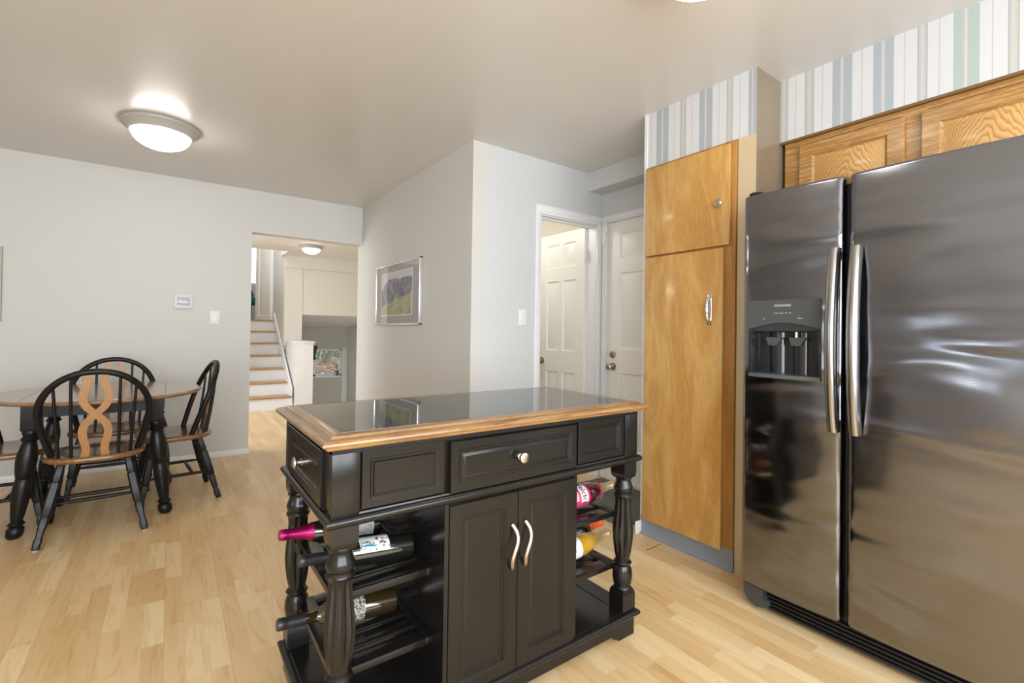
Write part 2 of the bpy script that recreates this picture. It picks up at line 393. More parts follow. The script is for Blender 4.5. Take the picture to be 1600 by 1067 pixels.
# --- striped wallpaper: pieces along Y, each stripe with its own centre line
M_wp = [mat('wallpaper_white', (0.66, 0.67, 0.69), 0.5), mat('wallpaper_blue', (0.40, 0.445, 0.475), 0.5), mat('wallpaper_beige', (0.55, 0.525, 0.49), 0.5), mat('wallpaper_green', (0.42, 0.50, 0.475), 0.5)]
def wallpaper(mb, x, z0, z1, bounds, kinds):
    for (a, b), k in zip(zip(bounds, bounds[1:]), kinds):
        w_ = a - b
        if k == 'W': segs = [(0, .44, 0), (.44, .49, 2), (.49, 1, 0)]
        elif k == 'B': segs = [(0, .40, 1), (.40, .47, 2), (.47, .50, 0), (.50, .57, 2), (.57, 1, 1)]
        elif k == 'G': segs = [(0, .40, 3), (.40, .47, 2), (.47, .50, 0), (.50, .57, 2), (.57, 1, 3)]
        else: segs = [(0, .18, 1), (.18, .48, 2), (.48, .53, 0), (.53, .84, 2), (.84, 1, 1)]
        for s0, s1, mi in segs:
            ya, yb = a - w_ * s0, a - w_ * s1
            mb.face([(x, ya, z0), (x, yb, z0), (x, yb, z1), (x, ya, z1)], mi)
# soffit over the upper cabinets
m = MB()
sb = [YPR, 1.108, 1.031, .991, .913, .834, .755, .682, .604, .571, .493, .418, .343, .313, .236, .158, .08, .042, -.036, -.115, -.19]
wallpaper(m, XS, 2.13, CE, sb, 'NWNWBWBWNWGWNWBWNWBW')
m.mi = 4
m.face([(XS, YPR, 2.13), (XS, -.19, 2.13), (XD, -.19, 2.13), (XD, YPR, 2.13)])
m.face([(XS, -.19, 2.13), (XD, -.19, 2.13), (XD, -.19, CE), (XS, -.19, CE)])
struct(m.build('wall_soffit', M_wp + [mat('soffit_underside', (0.20, 0.105, 0.035), 0.5)], smooth=None))
# pantry enclosure: wallpaper band above the pantry, tan strip, tan return
m = MB()
pb_ = [YPL, 1.72, 1.639, 1.564, 1.529, 1.449, 1.374, 1.297, 1.265, 1.186, YPR]
wallpaper(m, XPAN, 2.123, CE, pb_, 'WBWNWBWNWB')
m.face([(XPAN, 1.234, 0), (XPAN, YPR, 0), (XPAN, YPR, 2.123), (XPAN, 1.234, 2.123)], 4)
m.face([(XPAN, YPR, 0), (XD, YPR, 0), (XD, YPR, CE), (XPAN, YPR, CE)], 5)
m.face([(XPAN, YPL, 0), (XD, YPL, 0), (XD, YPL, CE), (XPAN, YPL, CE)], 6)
m.face([(XPAN, YPL, 2.123), (XPAN, YPL, CE), (XPAN, YPL - .001, CE), (XPAN, YPL - .001, 2.123)], 6)
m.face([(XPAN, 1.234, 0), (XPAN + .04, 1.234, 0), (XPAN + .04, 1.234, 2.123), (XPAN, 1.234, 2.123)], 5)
struct(m.build('wall_pantry', M_wp + [M_tanface, M_tan, M_white], smooth=None))
S('trim_1', [(XPAN - .004, XPAN + .012, YPL - .008, YPL + .012, 0.0, CE)], M_white)

# ------------------------------------------------------------------ doors
def panel_door(mb, o, u, v, n, W, H, xs, zs, t=.036):
    """xs, zs: alternating rail / panel boundaries; panels have a moulded raised field on both faces"""
    o, u, v, n = map(Vector, (o, u, v, n))
    for side in (1, -1):
        fo = o + n * (0 if side == 1 else -t)
        nn = n * side
        for i in range(len(xs) - 1):
            for j in range(len(zs) - 1):
                c = fo + u * xs[i] + v * zs[j]; w_, h_ = xs[i + 1] - xs[i], zs[j + 1] - zs[j]
                if i % 2 and j % 2:
                    mb.steps(c, u, v, nn, w_, h_, [(0, 0), (.010, -.009), (.022, -.009), (.045, -.002)])
                else:
                    mb.face([c, c + u * w_, c + u * w_ + v * h_, c + v * h_])
    q = [o, o + u * W, o + u * W + v * H, o + v * H]
    for k in range(4):
        a, b = q[k], q[(k + 1) % 4]; mb.face([a, b, b - n * t, a - n * t])
def knob(parent, loc, axis, material, r=.027, name='door_knob'):
    m = MB(); m.lathe([(0, .031), (.006, .031), (.008, .014), (.030, .011), (.036, r * .8), (.046, r), (.058, r * .92), (.066, r * .6), (.068, 0.001)], loc, axis, 20)
    return m.build(name, material, parent)

# open six-panel door in the doorway of wall_entry (hinged on its right jamb, swung into the room behind)
d1 = bpy.data.objects.new('door_1', None); COL.objects.link(d1); d1['kind'] = 'structure'; d1.location = (2.777, 2.826, 0)
m = MB()
panel_door(m, (0, 0, .012), (0, 1, 0), (0, 0, 1), (-1, 0, 0), .585, 2.02, [0, .105, .265, .32, .48, .585], [0, .23, .80, .985, 1.60, 1.715, 1.925, 2.02])
m.build('door_leaf', M_doorwhite, d1, 20)
knob(d1, (-.002, .535, .90), (-1, 0, 0), M_brass)
m = MB()
for z in (.25, 1.80): m.box(-.012, .004, -.016, .002, z - .045, z + .045, .002)
m.build('hinge', M_white, d1)
# doorway frame and casing
m = MB()
for x0, x1 in ((2.159, 2.212), (2.802, 2.861)):
    m.box(x0, x1, YE - .018, YE, 0, 2.045, .004); m.box(x0 + .012, x1 - .018, YE - .024, YE - .016, 0, 2.045, .003)
m.box(2.159, 2.861, YE - .018, YE, 2.035, 2.1026, .004); m.box(2.171, 2.861, YE - .024, YE - .016, 2.055, 2.09, .003)
m.box(2.200, 2.212, YE, YE + .115, 0, 2.04); m.box(2.800, 2.812, YE, YE + .115, 0, 2.04); m.box(2.200, 2.812, YE, YE + .115, 2.028, 2.045)
m.box(2.212, 2.222, YE + .05, YE + .075, 0, 2.03); m.box(2.212, 2.80, YE + .05, YE + .075, 2.018, 2.03)
struct(m.build('trim_2', M_white))
# outside door in wall_right: casing, closed leaf
d2 = bpy.data.objects.new('door_2', None); COL.objects.link(d2); d2['kind'] = 'structure'; d2.location = (XD + .012, 2.640, 0)
m = MB()
panel_door(m, (0, 0, .015), (0, -1, 0), (0, 0, 1), (-1, 0, 0), .815, 2.03, [0, .11, .355, .46, .705, .815], [0, .24, .83, 1.02, 1.62, 1.735, 1.935, 2.03])
m.build('door_leaf', M_doorwhite, d2, 20)
knob(d2, (0, -.052, .893), (-1, 0, 0), M_brass)
m = MB(); m.lathe([(0, .030), (.012, .030), (.016, .024), (.017, .010), (.026, .009), (.027, .001)], (0, -.050, .99), (-1, 0, 0), 20); m.build('deadbolt', M_brass, d2)
m = MB()
m.box(XD - .018, XD, 2.645, 2.700, 0, 2.06, .004); m.box(XD - .024, XD - .016, 2.66, 2.69, 0, 2.06, .003)
m.box(XD - .018, XD, 1.80, 2.70, 2.048, 2.104, .004); m.box(XD - .024, XD - .016, 1.80, 2.69, 2.064, 2.094, .003)
m.box(XD, XD + .05, 2.641, 2.655, 0, 2.05); m.box(XD, XD + .05, 1.80, 2.655, 2.046, 2.06)
m.box(XD - .035, XD - .018, 2.634, 2.66, 1.975, 2.035, .003); m.box(XD - .03, XD - .018, 2.652, 2.694, 1.885, 2.03, .003)
m.box(XD, XD + .05, 1.80, 2.64, 0, .014)
struct(m.build('trim_3', M_white))
# room behind the open door
S('wall_closet', [(2.95, 3.05, YE + .115, 4.4, 0, CE), (XP + .12, 3.05, 4.4, 4.5, 0, CE)], M_cream)
S('ceiling_closet', [(XP + .12, 3.05, YE + .115, 4.5, 2.36, 2.40)], M_cream)
l = bpy.data.lights.new('closet_fill', 'POINT'); l.energy = 14; l.color = (1, .93, .82); l.shadow_soft_size = .1  # added fill, out of view, so the room behind the door looks lit
lo = bpy.data.objects.new('closet_fill', l); COL.objects.link(lo); lo.location = (2.15, 3.5, 2.2)

# ------------------------------------------------------------------ hall with the stairs
S('ceiling_hall', [(-1.0, 3.15, YB + .125, 7.62, HC, HC + .12), (1.40, 3.15, 7.62, 8.2, HC, HC + .12)], M_ceilhall)
S('wall_hall_left', [(-1.1, -1.0, YB + .125, 12.2, -.1, 0.3), (-1.1, -1.0, YB + .125, 5.3, 0.3, 4.0), (-1.1, -1.0, 7.1, 12.2, 0.3, 4.0), (-1.1, -1.0, 5.3, 7.1, 2.3, 4.0), (0.35, 0.45, 7.42, 9.4, 0, 4.0)], M_cream)
S('wall_hall_right', [(3.0, 3.12, YB + .125, 10.2, -1.3, HC + .2)], M_cream)
S('wall_hall_front', [(1.44, 1.70, 8.05, 8.15, 0.9, HC), (1.70, 3.0, 8.062, 8.16, 1.385, HC), (1.44, 3.0, 8.02, 8.048, 2.115, HC)], M_cream)
S('wall_stair', [(1.455, 1.57, 8.155, 9.35, 0.0, 4.0)], M_wall)
S('wall_stair_top', [(1.455, 3.0, 8.155, 8.2, HC + .12, 4.0)], M_wall)
m = MB(); m.prism([(8.165, 1.383), (9.945, 1.19), (9.945, 1.30), (8.165, 1.50)], 'x', 1.705, 2.995); struct(m.build('ceiling_lower', M_cream))
# half wall with a moulded cap
m = MB()
m.box(1.475, 1.712, 7.34, 8.05, 0, .93)
struct(m.build('wall_half', M_white))
m = MB()
m.box(1.452, 1.735, 7.318, 8.05, .955, .978, .004); m.box(1.462, 1.725, 7.328, 8.05, .935, .955, .006); m.box(1.470, 1.718, 7.335, 8.05, .915, .935, .004)
struct(m.build('trim_4', M_white))
# stairs
RI, TR, Y0 = .186, .25, 7.42
m = MB(); m2 = MB()
for k in range(7):
    y = Y0 + TR * k; z = RI * k
    m.box(.45, 1.45, y, y + .02, z, z + RI - .025)
    d = TR + .03 if k < 6 else .12
    m2.box(.45, 1.45, y - .025, y - .025 + d, z + RI - .025, z + RI, .006)
struct(m.build('trim_stair_risers', M_white)); struct(m2.build('floor_stair_treads', M_tread))
m = MB()
pts = [(7.40, 0), (7.40, .30), (8.92, 1.42), (8.95, 1.30), (8.95, 0)]
m.prism(pts, 'x', 1.428, 1.45); struct(m.build('trim_5', M_white))
# upper level seen over the top step
S('floor_upper', [(-1.0, 1.56, 9.02, 12.2, 1.18, RI * 7)], M_tread)
S('wall_upper_back', [(-1.0, .55, 11.5, 11.6, 1.2, 4.0), (.55, 1.72, 11.5, 11.6, 1.2, 2.08), (.55, 1.72, 11.5, 11.6, 3.2, 4.0)], M_wallcool)
S('ceiling_upper', [(-1.0, 1.72, 7.5, 12.2, 3.9, 4.0)], M_ceilhall)
S('window_3', [(.55, 1.72, 11.52, 11.57, 2.06, 2.13), (.55, 1.72, 11.52, 11.57, 2.93, 2.98), (.55, .6, 11.52, 11.57, 2.1, 3.2), (1.67, 1.72, 11.52, 11.57, 2.1, 3.2)], M_greyplastic)
S('wall_upper_side', [(1.60, 1.72, 9.35, 11.62, 1.2, 4.0)], M_cream)
d3 = bpy.data.objects.new('door_3', None); COL.objects.link(d3); d3['kind'] = 'structure'; d3.location = (1.515, 9.20, RI * 7)
d3.rotation_euler = (0, 0, math.radians(19))
m = MB(); panel_door(m, (0, 0, .01), (0, 1, 0), (0, 0, 1), (-1, 0, 0), .74, 2.0, [0, .12, .62, .74][:4], [0, .08, 1.92, 2.0])
m.build('door_leaf', M_doorwhite, d3, 20)
m = MB()
for z in (.25, .95): m.box(-.012, .004, -.02, .002, z - .06, z + .06, .002)
m.build('hinge', M_nickel, d3)
S('trim_6', [(1.40, 1.45, 9.12, 9.16, RI * 7, RI * 7 + 2.05)], M_white)

l = bpy.data.lights.new('upstairs_fill', 'POINT'); l.energy = 30; l.color = (1, .95, .87); l.shadow_soft_size = .12  # extra unseen light put in to lift the dark upper level
lo = bpy.data.objects.new('upstairs_fill', l); COL.objects.link(lo); lo.location = (.75, 8.7, 3.5)

def build_teal_chair():
    t = thing('armchair', 'teal armchair on the upper floor, seen past the top stair', 'chair', (1.02, 10.25, RI * 7), math.radians(12))
    m = MB()
    prof = []
    for i in range(13):
        a = PI * i / 12; prof.append((.36 * math.cos(a), .46 + .30 * math.sin(a)))
    m.prism([(-.36, .34)] + prof[::-1] + [(.36, .34)], 'y', .20, .30)
    m.build('backrest', mat('teal_velvet', (0.012, 0.115, 0.125), 0.7), t)
    m = MB(); m.box(-.36, .36, -.30, .22, .30, .44, .04); m.build('seat', mat('teal_velvet', (0, 0, 0)), t)
    for sx in (-.30, .30):
        for sy in (-.24, .20):
            m = MB(); m.lathe([(0, .014), (.30, .022)], (sx, sy, 0)); m.build('leg', M_blackplastic, t)
build_teal_chair()

# lower level: window wall with greenery outside
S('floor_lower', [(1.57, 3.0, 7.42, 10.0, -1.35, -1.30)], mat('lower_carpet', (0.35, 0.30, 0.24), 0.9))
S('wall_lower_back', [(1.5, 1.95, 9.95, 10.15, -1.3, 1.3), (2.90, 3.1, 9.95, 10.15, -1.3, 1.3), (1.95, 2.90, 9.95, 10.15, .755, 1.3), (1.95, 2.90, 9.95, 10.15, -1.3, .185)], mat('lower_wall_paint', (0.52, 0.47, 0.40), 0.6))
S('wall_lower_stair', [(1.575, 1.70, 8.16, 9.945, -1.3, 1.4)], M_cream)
m = MB()
m.box(1.95, 2.90, 9.93, 10.10, .185, .215, .004)
for x0, x1 in ((1.95, 1.985), (2.865, 2.90), (2.335, 2.375)): m.box(x0, x1, 10.02, 10.07, .215, .755)
m.box(1.95, 2.90, 10.02, 10.07, .725, .755); m.box(1.95, 2.90, 10.02, 10.07, .215, .245)
w4 = struct(m.build('window_4', M_white))
m = MB(); m.box(1.985, 2.865, 10.042, 10.046, .245, .725)
gl = bpy.data.materials.new('clear_pane'); gl.use_nodes = True
nt = gl.node_tree; nt.nodes.remove(nt.nodes['Principled BSDF'])
g_ = N(nt, 'ShaderNodeBsdfGlossy', Roughness=0.02); t_ = N(nt, 'ShaderNodeBsdfTransparent'); mixs = N(nt, 'ShaderNodeMixShader'); mixs.inputs[0].default_value = 0.05
nt.links.new(t_.outputs[0], mixs.inputs[1]); nt.links.new(g_.outputs[0], mixs.inputs[2]); nt.links.new(mixs.outputs[0], nt.nodes['Material Output'].inputs[0])
m.build('pane', gl, w4)
m = MB(); m.box(2.875, 2.985, 9.93, 9.955, -1.3, .80, .004); struct(m.build('trim_7', M_cream))
# garden bank outside: earth, leaves, ivy, tree trunk
m = MB(); m.face([(0, 10.15, .10), (6, 10.15, .10), (9, 14.5, .95), (0, 14.5, .95)]); m.face([(0, 14.5, .95), (9, 14.5, .95), (9, 14.6, 1.7), (0, 14.6, 1.7)])
struct(m.build('ground_outside', mat('garden_soil', (0.22, 0.17, 0.12), 0.9, var=(6, .5))))
m = MB()
for i in range(1400):
    y = 10.25 + random.random() ** 1.3 * 1.3; x = random.uniform(1.2, 5.5); z = .10 + (y - 10.15) * .195 + random.uniform(.01, .05)
    s = random.uniform(.015, .035); a = random.random() * 6.28; tl = random.uniform(-.5, .5)
    m.mi = random.choice((0, 0, 1, 2))
    c, sn = math.cos(a), math.sin(a)
    m.face([(x + s * c, y + s * sn, z), (x - .6 * s * sn, y + .6 * s * c, z + tl * s), (x - s * c, y - s * sn, z), (x + .6 * s * sn, y - .6 * s * c, z - tl * s)])
lv = m.build('fallen_leaves', [mat('leaf_orange', (0.55, 0.20, 0.07), .7), mat('leaf_pale', (0.75, 0.60, 0.45), .7), mat('leaf_brown', (0.35, 0.13, 0.06), .7)], smooth=None)
lv['kind'] = 'stuff'; tag(lv, 'orange fallen leaves on the garden bank outside the small low window', 'leaves')
m = MB()
for i in range(3800):
    x = random.uniform(1.0, 6.0); z = random.uniform(.42, 1.3); y = 12.1 + random.uniform(-.30, .30)
    s = random.uniform(.018, .04); n_ = Vector((random.uniform(-1, 1), -1, random.uniform(-.6, 1))).normalized()
    e1 = n_.cross(Vector((0, 0, 1))).normalized() * s; e2 = n_.cross(e1)
    m.mi = random.choice((0, 0, 1, 2)); p = Vector((x, y, z))
    m.face([p + e1, p + e2, p - e1, p - e2])
iv = m.build('garden_shrubs', [mat('leaf_green', (0.08, 0.20, 0.07), .6), mat('leaf_teal', (0.14, 0.24, 0.24), .6), mat('leaf_light', (0.42, 0.50, 0.42), .6)], smooth=None)
iv['kind'] = 'stuff'; tag(iv, 'green shrub leaves filling the view outside the small low window', 'shrubs')
m = MB(); m.tube([(3.00, 11.62, .36), (3.03, 11.62, .45), (3.10, 11.62, .62), (3.11, 11.62, 1.1), (3.09, 11.62, 2.0)], [.10, .07, .06, .058, .055], 12)
tag(m.build('tree_trunk', mat('bark', (0.17, 0.14, 0.11), .9, bump=(25, .6, .02))), 'grey brown tree trunk outside the small low window', 'tree')
# potted plant on the sill
t = thing('potted_plant', 'small grey pot with a sprig on the low window sill', 'plant', (2.80, 9.985, .215))
m = MB(); m.lathe([(0, .026), (.085, .036), (.09, .038), (.092, .032), (.075, .030)], n=16); m.build('pot', mat('grey_pot', (0.16, 0.15, 0.14), .6), t)
m = MB(); m.tube([(0, 0, .07), (-.01, 0, .14), (-.02, .0, .21)], .004, 6); m.build('stem', mat('leaf_green', (0, 0, 0)), t)
m = MB()
for a, z in ((0, .20), (2.2, .17), (4.2, .215), (1.1, .14)):
    c, s_ = math.cos(a), math.sin(a); p = Vector((-.015, 0, z)); q = p + Vector((c * .045, s_ * .02, .015)); k = Vector((-s_ * .018, c * .01, .012))
    m.face([p, (p + q) / 2 + k, q, (p + q) / 2 - k])
m.build('leaves', mat('leaf_bright', (0.10, 0.30, 0.04), .5), t)
# dark slanted equipment arm behind the half wall
t = thing('exercise_machine', 'black slanted machine arm peeking out behind the white half wall', 'machine', (2.05, 9.0, -1.3))
m = MB(); m.tube([(-.05, 0, .05), (-.03, 0, 1.2), (.02, 0, 1.9), (.065, 0, 2.10)], [.03, .03, .028, .03], 10); m.build('upright', M_blackplastic, t)
m = MB(); m.prism([(.02, 1.90), (.06, 1.90), (.115, 2.13), (.10, 2.165), (.05, 2.155), (.03, 2.05)], 'y', -.03, .03); m.build('console', M_blackplastic, t)
m = MB(); m.box(-.25, .25, -.35, .35, 0, .06, .02); m.build('base', M_blackplastic, t)
m = MB(); m.tube([(.04, 0, 1.925), (.10, 0, 1.93)], .02, 10); m.build('grip', M_blackplastic, t)

# ------------------------------------------------------------------ ceiling lights
def ceiling_light(label, loc, s, glass, group):
    t = thing('ceiling_light', label, 'ceiling light', loc, 0, group)
    m = MB(); m.lathe([(0, .205 * s), (-.010 * s, .212 * s), (-.018 * s, .210 * s), (-.026 * s, .198 * s), (-.036 * s, .190 * s), (-.046 * s, .176 * s), (-.056 * s, .168 * s), (-.060 * s, .160 * s), (-.050 * s, .150 * s)], n=56)
    m.build('rim', M_rail, t)
    m = MB(); R = .158 * s
    m.lathe([(-.052 * s - .098 * s * math.sin(a), R * math.cos(a) + .0005) for a in [PI / 2 * i / 10 for i in range(11)]], n=48); m.build('glass_dome', glass, t, 60)
    return t
ceiling_light('round flush ceiling light with grey rim above the dining table', (-.065, 3.765, CE), 1.0, M_lampglass, 'flush ceiling lights')
ceiling_light('ceiling light at the very top edge, only its dome bottom showing', (1.389, .885, CE), 1.0, M_lampnear, 'flush ceiling lights')
hl = ceiling_light('small flush ceiling light in the hall by the stairs', (1.56, 6.90, HC), .74, M_lamphall, 'flush ceiling lights')

# ------------------------------------------------------------------ wall fittings
t = thing('thermostat', 'grey square thermostat with display on the wall left of the stair opening', 'thermostat', (.0905, YB, 1.378))
m = MB(); m.box(-.067, .067, -.022, 0, -.061, .061, .004); m.build('housing', M_greyplastic, t)
m = MB(); m.box(-.045, .045, -.0235, -.020, -.032, .036, .002); m.build('display', M_lcd, t)
m = MB(); m.prism([(-.008, .022), (-.003, .022), (0, .014), (.003, .022), (.008, .022), (.002, .008), (.002, .000), (-.002, .000), (-.002, .008)], 'y', -.0240, -.0234)
m.build('display_mark', mat('lcd_mark', (0.33, 0.34, 0.36), .5), t)
def switch(name, label, loc):
    t = thing(name, label, 'light switch', loc, 0)
    m = MB(); m.box(-.037, .037, -.007, 0, -.058, .058, .003); m.build('plate', M_plastic, t)
    m = MB(); m.box(-.017, .017, -.010, -.005, -.034, .034, .002); m.build('rocker', M_plastic, t)
    return t
s1 = switch('light_switch', 'white light switch beside the stair opening, right of the thermostat', (.323, YB, 1.247))
m = MB(); m.box(-.010, .010, -.012, -.009, -.028, -.006, .001); m.build('toggle', mat('lit_toggle', (0.9, 0.9, 0.88), .3), s1)
s2 = switch('light_switch', 'white light switch beside the open white door', (2.054, YE, 1.262))
m = MB(); m.box(.008, .012, -.0115, -.009, -.026, .026, .0005); m.build('dimmer_slide', M_greyplastic, s2)
t = thing('outlet', 'white wall outlet low on the back wall behind the dining table', 'outlet', (-.615, YB, .535))
m = MB(); m.box(-.037, .037, -.006, 0, -.060, .060, .003); m.build('plate', M_plastic, t)
for z in (-.024, .024):
    m = MB(); m.box(-.013, .013, -.009, -.005, z - .015, z + .015, .003); m.build('socket', M_greyplastic, t)

# framed landscape on the passage wall
def landscape():
    m = bpy.data.materials.new('landscape_print'); m.use_nodes = True; nt = m.node_tree; b = nt.nodes['Principled BSDF']
    tc = N(nt, 'ShaderNodeTexCoord'); sx = N(nt, 'ShaderNodeSeparateXYZ'); nt.links.new(tc.outputs['Object'], sx.inputs[0])
    def M_(op, a, bb=None, c=None):
        n = N(nt, 'ShaderNodeMath', operation=op)
        for i, v in enumerate((a, bb, c)):
            if v is None: continue
            if isinstance(v, (int, float)): n.inputs[i].default_value = v
            else: nt.links.new(v, n.inputs[i])
        return n.outputs[0]
    n1 = N(nt, 'ShaderNodeTexNoise', Scale=5.0, Detail=4.0); nt.links.new(tc.outputs['Object'], n1.inputs['Vector'])
    n2 = N(nt, 'ShaderNodeTexNoise', Scale=16.0, Detail=6.0); nt.links.new(tc.outputs['Object'], n2.inputs['Vector'])
    y, z = sx.outputs['Y'], sx.outputs['Z']
    grass = ramp(nt, [(.3, (0.20, 0.22, 0.12)), (.5, (0.34, 0.36, 0.20)), (.7, (0.42, 0.43, 0.27))]); nt.links.new(n2.outputs['Fac'], grass.inputs['Fac'])
    mount = ramp(nt, [(.35, (0.09, 0.08, 0.12)), (.5, (0.17, 0.165, 0.23)), (.65, (0.28, 0.29, 0.36))]); nt.links.new(n2.outputs['Fac'], mount.inputs['Fac'])
    # horizon of the hill rises towards the right (y decreasing)
    hill = M_('LESS_THAN', z, M_('ADD', M_('MULTIPLY', y, -.16), M_('MULTIPLY_ADD', n1.outputs['Fac'], .05, -.075)))
    bump = M_('MULTIPLY', M_('POWER', M_('MAXIMUM', M_('ADD', y, -.02), 0.0), 2.0), -1.0)
    sky = M_('GREATER_THAN', z, M_('ADD', bump, M_('MULTIPLY_ADD', n1.outputs['Fac'], .11, .085)))
    a = N(nt, 'ShaderNodeMix', data_type='RGBA'); nt.links.new(sky, a.inputs['Factor']); nt.links.new(mount.outputs['Color'], a.inputs['A']); a.inputs['B'].default_value = (0.55, 0.55, 0.58, 1)
    c = N(nt, 'ShaderNodeMix', data_type='RGBA'); nt.links.new(hill, c.inputs['Factor']); nt.links.new(a.outputs['Result'], c.inputs['A']); nt.links.new(grass.outputs['Color'], c.inputs['B'])
    nt.links.new(c.outputs['Result'], b.inputs['Base Color']); b.inputs['Roughness'].default_value = .4
    b.inputs['Coat Weight'].default_value = 1.0; b.inputs['Coat Roughness'].default_value = .02
    return m
PY0, PY1, PZ0, PZ1 = 3.470, 4.452, 1.206, 1.748
PW, PH = PY1 - PY0, PZ1 - PZ0
t = thing('framed_picture', 'silver framed mountain landscape on the wall behind the island', 'picture', (XP, (PY0 + PY1) / 2, (PZ0 + PZ1) / 2))
m = MB()
for a in (-PW / 2, PW / 2 - .012): m.box(-.030, -.001, a, a + .012, -PH / 2, PH / 2, .002)
for a in (-PH / 2, PH / 2 - .012): m.box(-.030, -.001, -PW / 2, PW / 2, a, a + .012, .002)
m.build('frame', M_silver, t)
m = MB(); m.box(-.024, -.004, -PW / 2 + .012, PW / 2 - .012, -PH / 2 + .012, PH / 2 - .012); m.build('mount_board', mat('mount_grey', (0.36, 0.34, 0.35), .6, coat=1.0, coat_rough=.02), t)
m = MB(); m.box(-.0247, -.0235, -.345, .350, -.192, .198); m.build('mount_bevel', mat('mount_bevel', (0.75, 0.74, 0.70), .6, coat=1.0, coat_rough=.02), t)
m = MB(); m.box(-.0255, -.0240, -.337, .342, -.184, .190); m.build('print', landscape(), t)
# frame of a picture whose right edge just enters the left of the view
t = thing('framed_picture', 'sliver of a picture frame on the far left of the back wall', 'picture', (-1.30, YB, 1.452))
m = MB(); m.steps((-.30, -.002, -.272), (1, 0, 0), (0, 0, 1), (0, -1, 0), .605, .544, [(0, .022), (.02, .022), (.024, .012)], back=.0); m.build('frame', mat('tan_frame', (0.45, 0.42, 0.33), .5), t)
m = MB(); m.box(-.27, .275, -.016, -.012, -.24, .24); m.build('print', M_lcd, t)

# ------------------------------------------------------------------ door mat
m = MB(); m.prism([(-.30, -.37), (.30, -.37), (.30, .37), (-.30, .37)], 'z', 0, .010)
o = m.build('door_mat', M_rug, None, loc=(2.50, 2.26, 0.0005)); tag(o, 'dark green ribbed mat on the floor before the white outside door', 'mat')
m = MB(); m.box(2.085, 2.205, 1.625, 1.628, 0, .0012); 
struct(m.build('trim_8', mat('dark_joint', (0.05, 0.035, 0.02), .6)))

# ------------------------------------------------------------------ pantry cupboard (built in)
t = thing('pantry_cabinet', 'tall light wood pantry cupboard with two doors and blue grey plinth', 'cabinet', (XPAN, 1.51, 0))
Y = lambda y: y - 1.51
m = MB()
m.box(.0, .56, Y(1.789) - .006, Y(1.236), .10, 2.120)
m.build('carcass', M_birchframe, t)
m = MB()
m.box(-.010, .0, Y(1.788) - .006, Y(1.760), .105, 2.121, .003); m.box(-.010, .0, Y(1.300), Y(1.238), .105, 2.121, .003)
m.box(-.010, .0, Y(1.760), Y(1.300), 2.09, 2.121, .003); m.box(-.010, .0, Y(1.760), Y(1.300), 1.575, 1.625, .003)
m.build('face_frame', M_birchframe, t)
m = MB(); m.box(-.030, -.011, Y(1.770), Y(1.262), 1.603, 2.104, .003); ud = m.build('upper_door', M_birch, t)
m = MB(); m.lathe([(0, .009), (.010, .008), (.014, .018), (.022, .020), (.028, .015), (.030, .001)], (-.030, Y(1.309), 1.813), (-1, 0, 0), 20); m.build('knob', M_nickel, ud)
m = MB(); m.box(-.030, -.011, Y(1.768), Y(1.291), .092, 1.592, .003); ld = m.build('lower_door', M_birch, t)
m = MB()
m.box(-.034, -.030, Y(1.373), Y(1.347), 1.205, 1.365, .002)
m.tube([(-.034, Y(1.36), 1.225), (-.052, Y(1.36), 1.245), (-.056, Y(1.36), 1.285), (-.052, Y(1.36), 1.325), (-.034, Y(1.36), 1.345)], [.010, .009, .011, .009, .010], 10)
m.build('pull_handle', M_chrome, ld)
m = MB(); prof = [(0, 0), (0, .105), (-.006, .105), (-.007, .02), (-.014, .008), (-.022, .004), (-.022, 0)]
m.rings([[(x, Y(1.795), z) for x, z in prof], [(x, Y(1.236), z) for x, z in prof]]); m.build('plinth', M_vinyl, t)

# ------------------------------------------------------------------ upper cabinet over the refrigerator
t = thing('upper_cabinet', 'golden oak wall cabinet with raised panel doors over the refrigerator', 'cabinet', (2.505, .60, 1.72))
Yc = lambda y: y - .60
m = MB(); m.box(.0, .35, Yc(1.128), Yc(-.18), .03, .40); m.build('carcass', M_oak, t)
m = MB()
for a, b in ((1.128, 1.040), (.660, .575), (.20, .115), (-.10, -.18)): m.box(-.004, .0, Yc(a), Yc(b), .03, .40)
for z in ((.375, .40), (.03, .055)): m.box(-.0045, .0, Yc(1.128), Yc(-.18), *z)
m.build('face_frame', M_oakh, t)
for a, b in ((1.055, .645), (.590, .185)):
    W_ = a - b
    fr = MB(); 
    fr.steps((-.004, Yc(a), .04), (0, -1, 0), (0, 0, 1), (-1, 0, 0), W_, .325, [(0, .016), (.003, .020), (.058, .020), (.068, .012)], back=0)
    dr = fr.build('door', M_oakh, t)
    pn = MB(); pn.steps((0, W_ / 2 - .066, -.09), (0, -1, 0), (0, 0, 1), (-1, 0, 0), W_ - .132, .325 - .132, [(0, .002), (.008, .003), (.022, .012)], back=0)
    o = pn.build('panel', M_cathedral, dr); o.location = (-.014, Yc((a + b) / 2), .04 + .066 + .09)
m = MB(); m.box(-.024, .0, Yc(1.141), Yc(-.18), .398, .408); m.build('top_trim', mat('dark_oak_trim', (0.20, 0.10, 0.03), .5), t)

